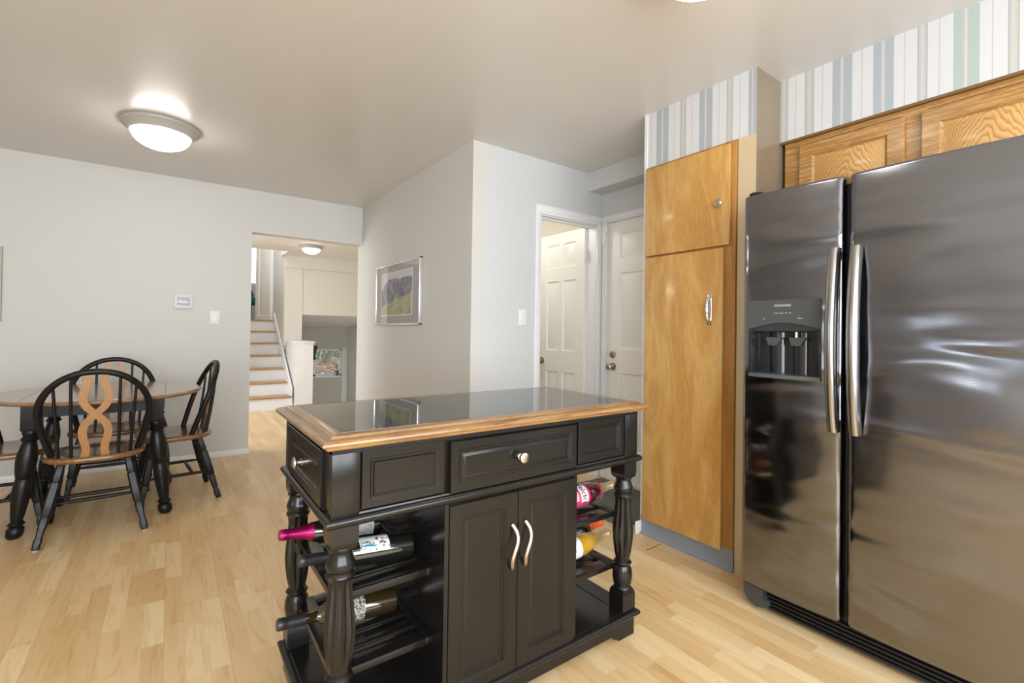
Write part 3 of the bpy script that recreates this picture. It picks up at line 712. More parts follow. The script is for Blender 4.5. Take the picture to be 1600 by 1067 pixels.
# ------------------------------------------------------------------ refrigerator
XF = 1.993
t = thing('refrigerator', 'dark stainless side by side refrigerator with ice and water dispenser', 'refrigerator', (XF, .62, 0))
Yr = lambda y: y - .62
m = MB(); m.box(.085, .76, Yr(1.060), Yr(.175), .03, 1.735, .006); m.build('body', mat('charcoal_cabinet_paint', (0.035, 0.036, 0.038), .4), t)
m = MB(); m.box(.06, .10, Yr(1.055), Yr(.18), .10, 1.73); m.build('gasket', M_blackplastic, t)
def contour(ya, yb, n=28, depth=.068, bow=.010):
    """front outline of a door: list of (x, y) with rounded sides, gently bowed"""
    L = []
    wd = ya - yb
    for i in range(n + 1):
        s = i / n; y = ya - wd * s
        e = min(s, 1 - s) * wd
        x = bow * (2 * s - 1) ** 2
        if e < .018: x += .018 - math.sqrt(max(0, .018 ** 2 - (.018 - e) ** 2))
        L.append((x, y))
    return L
def door_shell(ya, yb, z0, z1, hole=None):
    ysn = [ya - (ya - yb) * t_ for t_ in (0, .004, .012, .022, .034, .05, .08, .15, .25, .35, .45, .55, .65, .75, .85, .92, .95, .966, .978, .988, .996, 1)]
    if hole: ysn = sorted(set([y for y in ysn if not (hole[1] - .004 < y < hole[0] + .004 and (abs(y - hole[0]) < .01 or abs(y - hole[1]) < .01))] + [hole[0], hole[1]]), reverse=True)
    zs = [z0, z0 + .004, z0 + .012] + ([hole[2], hole[3]] if hole else []) + [z1 - .012, z1 - .004, z1]
    wd = ya - yb; mb = MB(); bmv = {}
    def X(y, z):
        s = (ya - y) / wd; e = min(s, 1 - s) * wd; x = .012 * (2 * s - 1) ** 2
        r = .020
        if e < r: x += r - math.sqrt(max(0, r * r - (r - e) ** 2))
        ez = min(z - z0, z1 - z)
        if ez < .012: x += .006 * (1 - ez / .012) ** 2
        return x
    def V(i, j):
        if (i, j) not in bmv: bmv[(i, j)] = mb.bm.verts.new((X(ysn[i], zs[j]), Yr(ysn[i]), zs[j]))
        return bmv[(i, j)]
    for i in range(len(ysn) - 1):
        for j in range(len(zs) - 1):
            if hole and ysn[i] <= hole[0] + 1e-6 and ysn[i + 1] >= hole[1] - 1e-6 and zs[j] >= hole[2] - 1e-6 and zs[j + 1] <= hole[3] + 1e-6: continue
            mb.bm.faces.new((V(i, j), V(i + 1, j), V(i + 1, j + 1), V(i, j + 1)))
    D = .075
    nb = {}
    def B(i, j):
        if (i, j) not in nb: nb[(i, j)] = mb.bm.verts.new((D, Yr(ysn[i]), zs[j]))
        return nb[(i, j)]
    n_, k_ = len(ysn) - 1, len(zs) - 1
    for i in range(n_):
        for j in (0, k_): mb.bm.faces.new((V(i, j), V(i + 1, j), B(i + 1, j), B(i, j)))
    for j in range(k_):
        for i in (0, n_): mb.bm.faces.new((V(i, j), V(i, j + 1), B(i, j + 1), B(i, j)))
    mb.bm.faces.new((B(0, 0), B(n_, 0), B(n_, k_), B(0, k_)))
    if hole:
        h0, h1, z0h, z1h = hole; hx = .055
        i0, i1 = ysn.index(h0), ysn.index(h1); j0, j1 = zs.index(z0h), zs.index(z1h)
        q = [(i0, j0), (i1, j0), (i1, j1), (i0, j1)]
        bk = {k: mb.bm.verts.new((hx, Yr(ysn[k[0]]), zs[k[1]])) for k in q}
        edges = [[(i, j0) for i in range(i0, i1 + 1)], [(i1, j) for j in range(j0, j1 + 1)], [(i, j1) for i in range(i1, i0 - 1, -1)], [(i0, j) for j in range(j1, j0 - 1, -1)]]
        for e in edges:
            mb.bm.faces.new([V(*k) for k in e] + [bk[e[-1]], bk[e[0]]])
        mb.bm.faces.new([bk[k] for k in q])
    return mb
FH = (1.038, .764, .985, 1.301)
fz = door_shell(1.074, .6985, .108, 1.752, FH).build('freezer_door', M_steel, t, 40)
fd = door_shell(.681, .165, .108, 1.752).build('fridge_door', M_steel, t, 40)
# dispenser
ds = MB(); yl, yr_ = Yr(FH[0]), Yr(FH[1]); ym = (yl + yr_) / 2
arc = [(yl - (yl - yr_) * i / 12, 1.183 + .026 * math.sin(PI * i / 12)) for i in range(13)]
ds.prism([(yl, 1.301), (yr_, 1.301)] + [(a, b) for a, b in reversed(arc)], 'x', -.004, .045)
hd = ds.build('dispenser_panel', M_greydisp, fz)
ds = MB(); ds.prism(arc + [(yr_, 1.176), (yl, 1.176)], 'x', .006, .050); ds.build('dispenser_hood', mat('hood_plastic', (0.035, 0.037, 0.039), .35), fz)
ds = MB(); ds.box(.0535, .0545, yl, yr_, .985, 1.18)
ds.box(-.002, .054, yl, yl - .013, .985, 1.182, .002); ds.box(-.002, .054, yr_ + .013, yr_, .985, 1.182, .002)
ds.lathe([(0, .043), (.17, .043)], (.085, ym + .045, 1.0), (0, 0, 1), 24); ds.lathe([(0, .043), (.17, .043)], (.085, ym - .045, 1.0), (0, 0, 1), 24)
ds.build('dispenser_recess', M_dispin, fz)
ds = MB(); tray = [(yl - (yl - yr_) * i / 12, -.004 - .014 * math.sin(PI * i / 12)) for i in range(13)]
ds.rings([[(x, y, .985) for y, x in tray] + [(.05, yr_, .985), (.05, yl, .985)], [(x, y, 1.000) for y, x in tray] + [(.05, yr_, 1.003), (.05, yl, 1.003)]])
ds.build('drip_tray', mat('tray_grey', (0.10, 0.11, 0.12), .28), fz)
for dy in (.045, -.045):
    ds = MB(); ds.prism([(ym + dy - .032, 1.150), (ym + dy + .030, 1.150), (ym + dy + .022, 1.118), (ym + dy - .010, 1.116)], 'x', .018, .040); ds.build('dispenser_paddle', M_greydisp, fz)
ds = MB(); ds.lathe([(0, .005), (.022, .005)], (.02, ym - .042, 1.150), (0, 0, 1), 12); ds.build('water_nozzle', M_plastic, fz)
M_silk = mat('silver_lettering', (0.62, 0.64, 0.66), .4)
RT = (PI / 2, 0, -PI / 2)
text_mesh('FRIGIDAIRE', .0125, 'lettering', M_silk, hd, (-.0045, ym, 1.278), RT)
text_mesh('Cube  Crush   Ice   Air', .007, 'lettering', M_silk, hd, (-.0045, ym, 1.248), RT)
text_mesh('Ice', .007, 'lettering', M_silk, hd, (-.0045, ym + .072, 1.226), RT)
text_mesh('Water', .007, 'lettering', M_silk, hd, (-.0045, ym - .065, 1.226), RT)
# handles
def handle(y, parent):
    m = MB(); rs = []
    for i in range(25):
        s = i / 24; z = .807 + (1.482 - .807) * s
        off = -.024 - .034 * math.sin(PI * s) ** .8
        th = .016; hw = .0155
        sec = [(0, -1), (0, 1)]
        ring = [(off + .030, -hw), (off + .004, -hw - .002), (off - .006, -hw + .003), (off - .010, -.006), (off - .010, .006), (off - .006, hw - .003), (off + .004, hw + .002), (off + .030, hw)]
        rs.append([(a, y + b, z) for a, b in ring])
    m.rings(rs)
    for z in (.83, 1.46): m.box(-.030, .018, y - .010, y + .010, z - .016, z + .016, .003)
    m.build('door_handle', M_steelh, parent, 50)
handle(Yr(.7155), fz); handle(Yr(.647), fd)
# base grille
m = MB()
m.box(.075, .10, Yr(1.06), Yr(.18), .022, .104)
for z in (.034, .050, .066, .082): m.box(.058, .080, Yr(.985), Yr(.18), z - .003, z + .003)
m.box(.050, .080, Yr(1.0), Yr(.18), .016, .026, .003)
m.build('base_grille', M_blackplastic, t)
m = MB(); pr = [(Yr(1.066), .100), (Yr(1.064), .055), (Yr(1.045), .026), (Yr(1.01), .014), (Yr(.985), .022), (Yr(.965), .03), (Yr(.985), .06), (Yr(.982), .095)]
m.prism(pr, 'x', .028, .085); m.build('grille_end_cap', mat('dark_grey_cap', (0.05, 0.052, 0.055), .35), t)
for y in (1.0, .25):
    m = MB(); m.lathe([(0, .02), (.04, .02)], (.12, Yr(y), 0)); m.build('foot', M_blackplastic, t)
    m = MB(); m.lathe([(0, .02), (.04, .02)], (.70, Yr(y), 0)); m.build('foot', M_blackplastic, t)
m = MB(); m.box(.02, .13, Yr(1.055), Yr(1.005), 1.752, 1.768, .006); m.lathe([(0, .014), (.02, .013)], (.045, Yr(1.04), 1.752)); m.build('hinge_cover', M_blackplastic, t)
m = MB(); m.box(.02, .13, Yr(.235), Yr(.185), 1.752, 1.768, .006); m.build('hinge_cover', M_blackplastic, t)

# ------------------------------------------------------------------ kitchen island
IX, IY = .298, 1.17
W, D = 1.206, .620
OV, MO, ZI = .030, .0156, .877
t = thing('kitchen_island', 'black kitchen island with dark stone top, oak edge and turned posts', 'kitchen island', (IX, IY, 0))
isl = t
# top: oak edge mitred round a black stone inset
def edge_prof(): return [(.060, .8935), (.030, .8935), (.0265, .8925), (.024, .887), (.0215, .8855), (.018, .8868), (.010, .8868), (.004, .884), (.0005, .8795), (.000, .875), (.0025, .8705), (.007, .8685), (.012, .8685), (.0125, .8655), (.0145, .861), (.020, .858), (.026, .857), (.060, .857)]
def rect_ring(i, z): return [(i, i, z), (W - i, i, z), (W - i, D - i, z), (i, D - i, z)]
def frame_sides(sides):
    m = MB(); P = edge_prof()
    R = [rect_ring(i, z) for i, z in P]
    for s in sides:
        a, b = s, (s + 1) % 4
        loopA = [R[k][a] for k in range(len(P))]; loopB = [R[k][b] for k in range(len(P))]
        m.rings([loopA, loopB])
    return m
for k in range(4): frame_sides((k,)).build('oak_edge', M_oakedgey if k % 2 else M_oakedge, t, 25)
m = MB(); m.box(.060, W - .060, .060, D - .060, .862, .8938); m.build('stone_top', M_glassblack, t)
# apron with drawers
AF, AZ0, AZ1 = OV, .686, .858
m = MB(); m.box(OV + .014, W - OV - .014, OV + .014, D - OV - .014, AZ0, AZ1)
for x in (OV, W - OV - .070):
    for y in (OV, D - OV - .070): m.box(x, x + .070, y, y + .070, AZ0, AZ1, .0015)
m.box(OV, W - OV, OV - .001, D - OV + .001, .846, .858)
m.build('apron', M_black, t)
def front_panel(name, x0, x1, z0, z1, y, ny, st, par=t):
    m = MB()
    if ny < 0: m.steps((x0, y, z0), (1, 0, 0), (0, 0, 1), (0, -1, 0), x1 - x0, z1 - z0, st, back=.008)
    else: m.steps((x1, y, z0), (-1, 0, 0), (0, 0, 1), (0, 1, 0), x1 - x0, z1 - z0, st, back=.008)
    return m.build(name, M_black, par, 25)
FLAT = [(0, .004), (.020, .004), (.024, .0015), (.030, .001), (.034, -.004)]
RAISED = [(0, .010), (.002, .012), (.024, .012), (.028, .009), (.033, .009), (.037, .005), (.045, .006), (.050, .009)]
for ny, y in ((-1, OV + .004), (1, D - OV - .004)):
    front_panel('apron_panel', .106, .342, .697, .845, y, ny, [(0, .003), (.002, .004), (.020, .004), (.024, .002), (.028, .002), (.034, -.003)])
    front_panel('apron_panel', W - .342, W - .106, .697, .845, y, ny, [(0, .003), (.002, .004), (.020, .004), (.024, .002), (.028, .002), (.034, -.003)])
dw = front_panel('drawer', W / 2 - .245, W / 2 + .245, .691, .840, OV + .004, -1, RAISED)
def cab_knob(par, loc, axis):
    m = MB(); m.lathe([(0, .010), (.004, .010), (.006, .007), (.014, .0065), (.018, .013), (.023, .0165), (.027, .0155), (.029, .010), (.0295, .001)], loc, axis, 24); return m.build('knob', M_nickel, par)
cab_knob(dw, (W / 2, OV - .006, .765), (0, -1, 0))
for xx, nx in ((OV + .004, -1), (W - OV - .004, 1)):
    m = MB()
    if nx < 0: m.steps((xx, D - .105, .695), (0, -1, 0), (0, 0, 1), (-1, 0, 0), D - .21, .148, RAISED, back=.008)
    else: m.steps((xx, .105, .695), (0, 1, 0), (0, 0, 1), (1, 0, 0), D - .21, .148, RAISED, back=.008)
    ed = m.build('end_drawer', M_black, t, 25)
    cab_knob(ed, (xx + nx * .010, D / 2, .768), (nx, 0, 0))
# moulding under the apron
def ring_mould(name, P, z_off=0):
    m = MB(); R = [rect_ring(i, z) for i, z in P]
    for s in range(4):
        a, b = s, (s + 1) % 4
        m.rings([[R[k][a] for k in range(len(P))], [R[k][b] for k in range(len(P))]])
    return m.build(name, M_black, t, 25)
ring_mould('moulding', [(.10, .693), (.031, .693), (.030, .6885)] + [(.0276 - .012 * math.sin(a), .6765 + .012 * math.cos(a)) for a in [PI * i / 12 for i in range(13)]] + [(.032, .661), (.10, .661)])
# turned corner posts
def post_prof(z0=.172, z1=.606):
    P = [(.000, .030), (.006, .034), (.012, .031), (.016, .027), (.022, .034), (.050, .0385), (.075, .036), (.092, .029), (.097, .031), (.103, .035), (.109, .031), (.113, .0255)]
    body = [(.118, .0265), (.15, .033), (.19, .038), (.225, .040), (.26, .0375), (.30, .033), (.33, .0305), (.350, .0310), (.358, .033)]
    top = [(.361, .0355), (.367, .0375), (.373, .035), (.377, .031), (.385, .036), (.395, .037), (.405, .034), (.418, .029), (.427, .028), (.431, .032), (.437, .034), (.440, .033)]
    L = P + body + top; k = (z1 - z0) / .440
    return [(z0 + a * k, r) for a, r in L]
for px in (OV + .0355, W - OV - .0355):
    for py in (OV + .0355, D - OV - .0355):
        m = MB()
        # top block, chamfered at the lower end
        h = .0345
        def sq(hh, z, cx=px, cy=py): return [(cx - hh, cy - hh, z), (cx + hh, cy - hh, z), (cx + hh, cy + hh, z), (cx - hh, cy + hh, z)]
        m.rings([sq(h * .80, .600), sq(h * .94, .608), sq(h, .622), sq(h, .665)])
        m.rings([sq(h, .098), sq(h, .152), sq(h * .94, .166), sq(h * .78, .176)])
        m.lathe(post_prof(), (px, py, 0), (0, 0, 1), 72, flute=(.29, .535, 12, .14))
        m.build('corner_post', M_black, t, 40)
# centre cabinet
CX0, CX1 = .345, W - .345
m = MB(); m.box(CX0, CX1, .040, D - .040, .097, .661); m.build('cabinet_box', M_black, t)
for x0, x1 in ((CX0, CX0 + .013), (CX1 - .013, CX1)):
    m = MB(); m.box(x0, x1, .032, .0395, .092, .660); m.build('cabinet_stile', M_black, t)
for x0, x1, hx in ((CX0 + .0145, W / 2 - .0012, W / 2 - .024), (W / 2 + .0012, CX1 - .0145, W / 2 + .028)):
    dr = front_panel('cabinet_door', x0, x1, .094, .655, .039, -1, [(0, .010), (.002, .012), (.040, .012), (.043, .009), (.047, .009), (.051, .003), (.058, .003), (.062, .0055)])
    m = MB(); pts = []; rr = []
    for i in range(21):
        s = i / 20; z = .415 + .140 * s
        pts.append((hx + .010 * math.sin((s - .5) * 2 * PI) * (1 if hx < W / 2 else 1), .026 - .022 * math.sin(PI * s) ** .6, z)); rr.append(.0062 + .0015 * abs(s - .5))
    m.tube(pts, rr, 10, flat=.7); m.build('bar_pull', M_nickel, dr, 60)
# bottle shelves: slatted with slots
def shelf(x0, x1, z):
    m = MB(); th = .020; y0, y1 = .100, D - .100
    xi = x0 + .05 if x0 < W / 2 else x0 + .02; xo = x1 - .02 if x0 < W / 2 else x1 - .05
    m.box(x0, xi, y0, y1, z - th, z, .001); m.box(xo, x1, y0, y1, z - th, z, .001)
    yy = y0; wide = [.050, .046, .046, .046, .046, .050]
    gap = ((y1 - y0) - sum(wide)) / 5
    for w_ in wide:
        m.box(xi, xo, yy, yy + w_, z - th, z, .001); yy += w_ + gap
    for yy in (y0 - .012, y1 - .002): m.box(x0 + .004 if x0 < W / 2 else x1 - .030, x0 + .026 if x0 < W / 2 else x1 - .008, yy, yy + .014, z - th + .002, z + .006, .001)
    m.build('bottle_shelf', M_black, t)
for z in (.458, .255):
    shelf(.058, CX0, z); shelf(CX1, W - .058, z)
# base: deck, moulding, plinth with bracket feet
m = MB(); m.box(.034, W - .034, .034, D - .034, .070, .096); m.build('deck', M_black, t)
ring_mould('base_moulding', [(.10, .098), (.040, .098), (.036, .0955)] + [(.0276 - .012 * math.sin(a), .083 + .012 * math.cos(a)) for a in [PI * i / 12 for i in range(13)]] + [(.034, .067), (.10, .067)])
m = MB()
def bracket(L):
    """outline along a side of length L: feet at both ends, raised apron between"""
    P = [(0, 0), (.085, 0)]
    for i in range(6):
        a = PI / 2 * i / 5; P.append((.090 + .030 * math.sin(a), .022 - .018 * math.cos(a) + .006))
    P += [(L - x, z) for x, z in reversed(P)]
    return P + [(L, .070), (0, .070)]
Lf = W - 2 * .033
for y0, y1 in ((.033, .050), (D - .050, D - .033)): m.prism([(.033 + a, b) for a, b in bracket(Lf)], 'y', y0, y1)
Ls = D - 2 * .0505
for x0, x1 in ((.033, .050), (W - .050, W - .033)): m.prism([(.0505 + a, b) for a, b in bracket(Ls)], 'x', x0, x1)
m.build('plinth', M_black, t)

# ------------------------------------------------------------------ bottles lying in the island
def wine_bottle(label, base, tip, glass, foil, paper, kind='wine', lab=None):
    b, e = Vector(base) + Vector((IX, IY, 0)), Vector(tip) + Vector((IX, IY, 0))
    ax = e - b; L = ax.length
    t = thing('wine_bottle', label, 'bottle', b, 0, 'bottles lying on the island shelves')
    q = ax.to_track_quat('Z', 'Y'); t.rotation_mode = 'QUATERNION'; t.rotation_quaternion = q
    if kind == 'wine':
        R = .0375; P = [(.002, R * .6), (.0, R * .85), (.004, R * .97), (.012, R), (.185, R), (.200, R * .96), (.215, R * .78), (.228, R * .52), (.238, R * .40), (.260, .0142), (L - .02, .0138), (L - .018, .0152), (L - .004, .0152), (L - .001, .013), (L - .0005, .001)]
        F0, fr = L - .075, .0156
    else:
        R = .042; P = [(.002, R * .6), (.0, R * .85), (.004, R * .97), (.012, R), (.150, R), (.175, R * .93), (.205, R * .72), (.230, R * .50), (.255, .0165), (L - .02, .0145), (L - .001, .014), (L - .0005, .001)]
        F0, fr = L - .095, .0165
    m = MB(); m.lathe(P, (0, 0, 0), (0, 0, 1), 28); m.build('glass', glass, t, 40)
    m = MB()
    def rad(z):
        for (a, r0), (c, r1) in zip(P, P[1:]):
            if a <= z <= c: return r0 + (r1 - r0) * (z - a) / max(1e-6, c - a)
        return P[-1][1]
    prof = []
    for i in range(9):
        z = F0 + (L - .022 - F0) * i / 8; prof.append((z, max(rad(z), .0138) + .0012))
    prof += [(L - .020, .0166), (L - .003, .0166), (L + .0006, .0145), (L + .0008, .001)]
    m.lathe(prof, (0, 0, 0), (0, 0, 1), 24); m.build('foil', foil, t, 50)
    if paper:
        for (z0, z1, a0, a1, material, nm) in paper:
            m = MB(); n = 24
            rs = []
            for z in (z0, z1):
                rs.append([((R + .0007) * math.cos(a0 + (a1 - a0) * i / n), (R + .0007) * math.sin(a0 + (a1 - a0) * i / n), z) for i in range(n + 1)])
            m.rings(rs, close=False); m.build(nm, material, t, 60)
    return t, R
def label_mat(name, paper, ink, scale, thr=.56, extra=None):
    m = bpy.data.materials.new(name); m.use_nodes = True; nt = m.node_tree; b = nt.nodes['Principled BSDF']
    tc = N(nt, 'ShaderNodeTexCoord'); n1 = N(nt, 'ShaderNodeTexNoise', Scale=scale, Detail=3.0); nt.links.new(tc.outputs['Object'], n1.inputs['Vector'])
    st = [(0, paper), (thr, paper), (thr + .03, ink), (1, ink)] if not extra else [(0, extra), (.36, extra), (.38, paper), (thr, paper), (thr + .03, ink), (1, ink)]
    r = ramp(nt, st); nt.links.new(n1.outputs['Fac'], r.inputs['Fac']); nt.links.new(r.outputs['Color'], b.inputs['Base Color']); b.inputs['Roughness'].default_value = .45
    return m
M_dkglass = mat('dark_bottle_glass', (0.008, 0.009, 0.007), .05, spec=.7, coat=1.0, coat_rough=.03)
M_brglass = mat('brown_bottle_glass', (0.03, 0.018, 0.006), .05, spec=.7, coat=1.0, coat_rough=.03)
M_pink = mat('magenta_foil', (0.36, 0.012, 0.11), .28, metal=.75, bump=(140, .5, .002))
M_blkfoil = mat('black_foil', (0.018, 0.019, 0.022), .35)
M_gold = mat('gold_foil', (0.66, 0.52, 0.30), .32, metal=.6, bump=(140, .4, .002))
M_orange = mat('orange_foil', (0.62, 0.10, 0.02), .35)
M_lw = label_mat('white_label', (0.70, 0.70, 0.68), (0.05, 0.08, 0.09), 120, .57)
M_lw2 = label_mat('white_text_label', (0.62, 0.62, 0.62), (0.15, 0.15, 0.15), 260, .53)
M_ldark = label_mat('dark_crest_label', (0.05, 0.05, 0.055), (0.60, 0.58, 0.52), 240, .5)
M_lcider = label_mat('cider_label', (0.72, 0.72, 0.74), (0.45, 0.45, 0.47), 220, .58)
M_lpink = mat('pink_label', (0.55, 0.03, 0.13), .4)
M_cider = mat('golden_cider_glass', (0.46, 0.265, 0.025), .05, spec=.7, coat=1.0, coat_rough=.03)
M_red = mat('red_dark_glass', (0.05, 0.008, 0.01), .05, spec=.7, coat=1.0, coat_rough=.03)
UP = 2 * PI
# angle 0 is chosen below so that labels face up/outward: full wraps are used for the wide ones
wine_bottle('champagne bottle with magenta foil neck at the back of the upper left shelf', (.285, .40, .499), (-.020, .40, .531), M_dkglass, M_pink, [(.028, .135, -.4, 4.2, M_lw2, 'paper_label')], 'champ')
b2, R2 = wine_bottle('dark wine bottle with white patterned label at the front of the upper left shelf', (.315, .20, .497), (-.006, .20, .529), M_dkglass, M_blkfoil, None)
wine_bottle('dark wine bottle with black crest label on the lower left shelf', (.300, .285, .2935), (-.042, .285, .327), M_brglass, M_blkfoil, [(.105, .155, 0, UP, M_ldark, 'paper_label')])
b4, R4 = wine_bottle('dark red juice bottle with pink label on the upper right shelf', (.925, .205, .501), (1.235, .205, .516), M_red, M_gold, [(.03, .138, 0, UP, M_lpink, 'paper_label'), (.196, .206, 0, UP, M_lpink, 'neck_label')], 'champ')
b5, R5 = wine_bottle('golden cider bottle with white label on the lower right shelf', (.905, .205, .2985), (1.215, .205, .318), M_cider, M_gold, [(.02, .120, 0, UP, M_lcider, 'paper_label')], 'champ')
wine_bottle('bottle with orange foil neck behind the cider on the lower right shelf', (.965, .302, .2985), (1.275, .302, .317), M_dkglass, M_orange, [(.03, .12, 0, UP, M_orange, 'paper_label')], 'champ')

# lettering wrapped on the two labels whose writing can be read
def wrap_text(txt, size, R, zc, ang, material, par, name='lettering', along=1, spin=0):
    """text whose reading direction runs along the bottle axis (along=+1: towards the neck), wrapped about it, centred at angle ang"""
    c = bpy.data.curves.new(name, 'FONT'); c.body = txt; c.size = size; c.align_x = 'CENTER'; c.align_y = 'CENTER'; c.resolution_u = 3; c.offset = .0006
    tt = bpy.data.objects.new(name, c); COL.objects.link(tt)
    dg = bpy.context.evaluated_depsgraph_get(); me = bpy.data.meshes.new_from_object(tt.evaluated_get(dg)); bpy.data.objects.remove(tt)
    for v in me.vertices:
        x, y = v.co.x, v.co.y
        x, y = x * math.cos(spin) - y * math.sin(spin), x * math.sin(spin) + y * math.cos(spin)
        a = ang + x / R
        v.co = (math.cos(a) * R, math.sin(a) * R, zc + y)
    me.materials.clear(); me.materials.append(material)
    o = bpy.data.objects.new(name, me); COL.objects.link(o); o.parent = par; return o
M_ink = mat('label_white_ink', (0.75, 0.75, 0.75), .5)
M_inkd = mat('label_dark_ink', (0.04, 0.03, 0.04), .5)
M_inkr = mat('label_red_ink', (0.45, 0.03, 0.05), .5)
def facing_angle(bt, direction):
    """angle round the bottle whose surface normal is nearest to a world direction"""
    qi = bt.rotation_quaternion.inverted(); d = qi @ Vector(direction); return math.atan2(d.y, d.x)
def patch(bt, R, z0, z1, a0, a1, material, name):
    m = MB(); n = 16
    m.rings([[(R * math.cos(a0 + (a1 - a0) * i / n), R * math.sin(a0 + (a1 - a0) * i / n), z) for i in range(n + 1)] for z in (z0, z1)], close=False)
    return m.build(name, material, bt, 60)
f4 = facing_angle(b4, (-.5, -.75, .62))
patch(b4, R4 + .0011, .088, .126, f4 - 1.1, f4 + 1.0, M_ink, 'logo_band'); patch(b4, R4 + .0011, .040, .078, f4 - .2, f4 + .75, mat('label_pale_pink', (0.70, 0.32, 0.42), .5), 'text_band')
wrap_text("Welch's", .034, R4 + .0015, .106, f4 - .1, M_inkd, b4)
f2 = facing_angle(b2, (-.2, -.30, 1.0))
patch(b2, R2 + .0007, .080, .168, f2 - 1.25, f2 + .92, M_lw, 'paper_label') if facing_angle(b2, (0, -1, 0)) > f2 else patch(b2, R2 + .0007, .080, .168, f2 - .92, f2 + 1.25, M_lw, 'paper_label')
sg2 = 1 if facing_angle(b2, (-.1, -1, .4)) > f2 else -1
m = MB(); tri = [(.166, .48), (.160, .22), (.143, .38), (.122, .60), (.120, .68), (.143, .60), (.160, .62)]
m.face([((R2 + .0013) * math.cos(f2 + sg2 * a), (R2 + .0013) * math.sin(f2 + sg2 * a), z) for z, a in tri]); m.build('teal_mark', mat('teal_ink', (0.03, 0.28, 0.36), .5), b2, 60)
m = MB(); m.face([((R2 + .0013) * math.cos(f2 + sg2 * .32 + .09 * math.cos(k * PI / 6)), (R2 + .0013) * math.sin(f2 + sg2 * .32 + .09 * math.cos(k * PI / 6)), .100 + .0036 * math.sin(k * PI / 6)) for k in range(12)]); m.build('red_dot', mat('red_ink', (0.55, 0.06, 0.08), .5), b2, 60)
f5 = facing_angle(b5, (-.5, -.75, .62))
patch(b5, R5 + .0011, .055, .085, f5 - .0, f5 + .62, M_inkr, 'red_emblem')

# ------------------------------------------------------------------ dining table
t = thing('dining_table', 'oval dining table with brown wood top and black turned legs', 'table', (-.335, 3.985, 0))
TZ = .745
def oval(rx, ry, z, n=64): return [(rx * math.cos(2 * PI * i / n), ry * math.sin(2 * PI * i / n), z) for i in range(n)]
m = MB(); m.rings([oval(.510, .530, TZ - .024), oval(.518, .538, TZ - .020), oval(.524, .544, TZ - .013), oval(.522, .542, TZ - .006), oval(.516, .536, TZ - .003), oval(.512, .532, TZ)])
m.build('tabletop', M_table, t, 30)
for sx in (-.318, .318):
    yy = .53 * math.sqrt(1 - (sx / .51) ** 2) - .004
    m = MB(); m.box(sx - .0007, sx + .0007, -yy, yy, TZ - .002, TZ + .0004); m.build('leaf_seam', mat('seam_brown', (0.07, 0.035, 0.015), .6), t)
m = MB()
for a in (-1, 1):
    m.box(-.27, .27, a * .325 - .011, a * .325 + .011, .645, TZ - .022); m.box(a * .275 - .011, a * .275 + .011, -.325, .325, .645, TZ - .022)
m.build('apron', M_blackchair, t)
for sx in (-1, 1):
    for sy in (-1, 1):
        m = MB(); tp = Vector((sx * .272, sy * .322, 0)); ft = Vector((sx * .332, sy * .330, 0))
        def cen(z): return tp + (ft - tp) * max(0, (.59 - z) / .59)
        def sqr(h, z):
            c = cen(z); return [(c.x - h, c.y - h, z), (c.x + h, c.y - h, z), (c.x + h, c.y + h, z), (c.x - h, c.y + h, z)]
        m.rings([sqr(.036, .578), sqr(.040, .586), sqr(.040, TZ - .023)])
        prof = [(.0, .024), (.012, .034), (.03, .037), (.052, .036), (.062, .026), (.068, .031), (.076, .037), (.083, .031), (.090, .024), (.12, .029), (.18, .036), (.24, .040), (.28, .0385), (.315, .034), (.318, .032), (.321, .034), (.36, .041), (.41, .0455), (.45, .043), (.49, .035), (.515, .029), (.522, .033), (.530, .041), (.538, .036), (.546, .030), (.556, .034), (.566, .039), (.578, .035)]
        m.rings([[(cen(z).x + r * math.cos(2 * PI * i / 32), cen(z).y + r * math.sin(2 * PI * i / 32), z) for i in range(32)] for z, r in prof])
        m.build('leg', M_blackchair, t, 45)

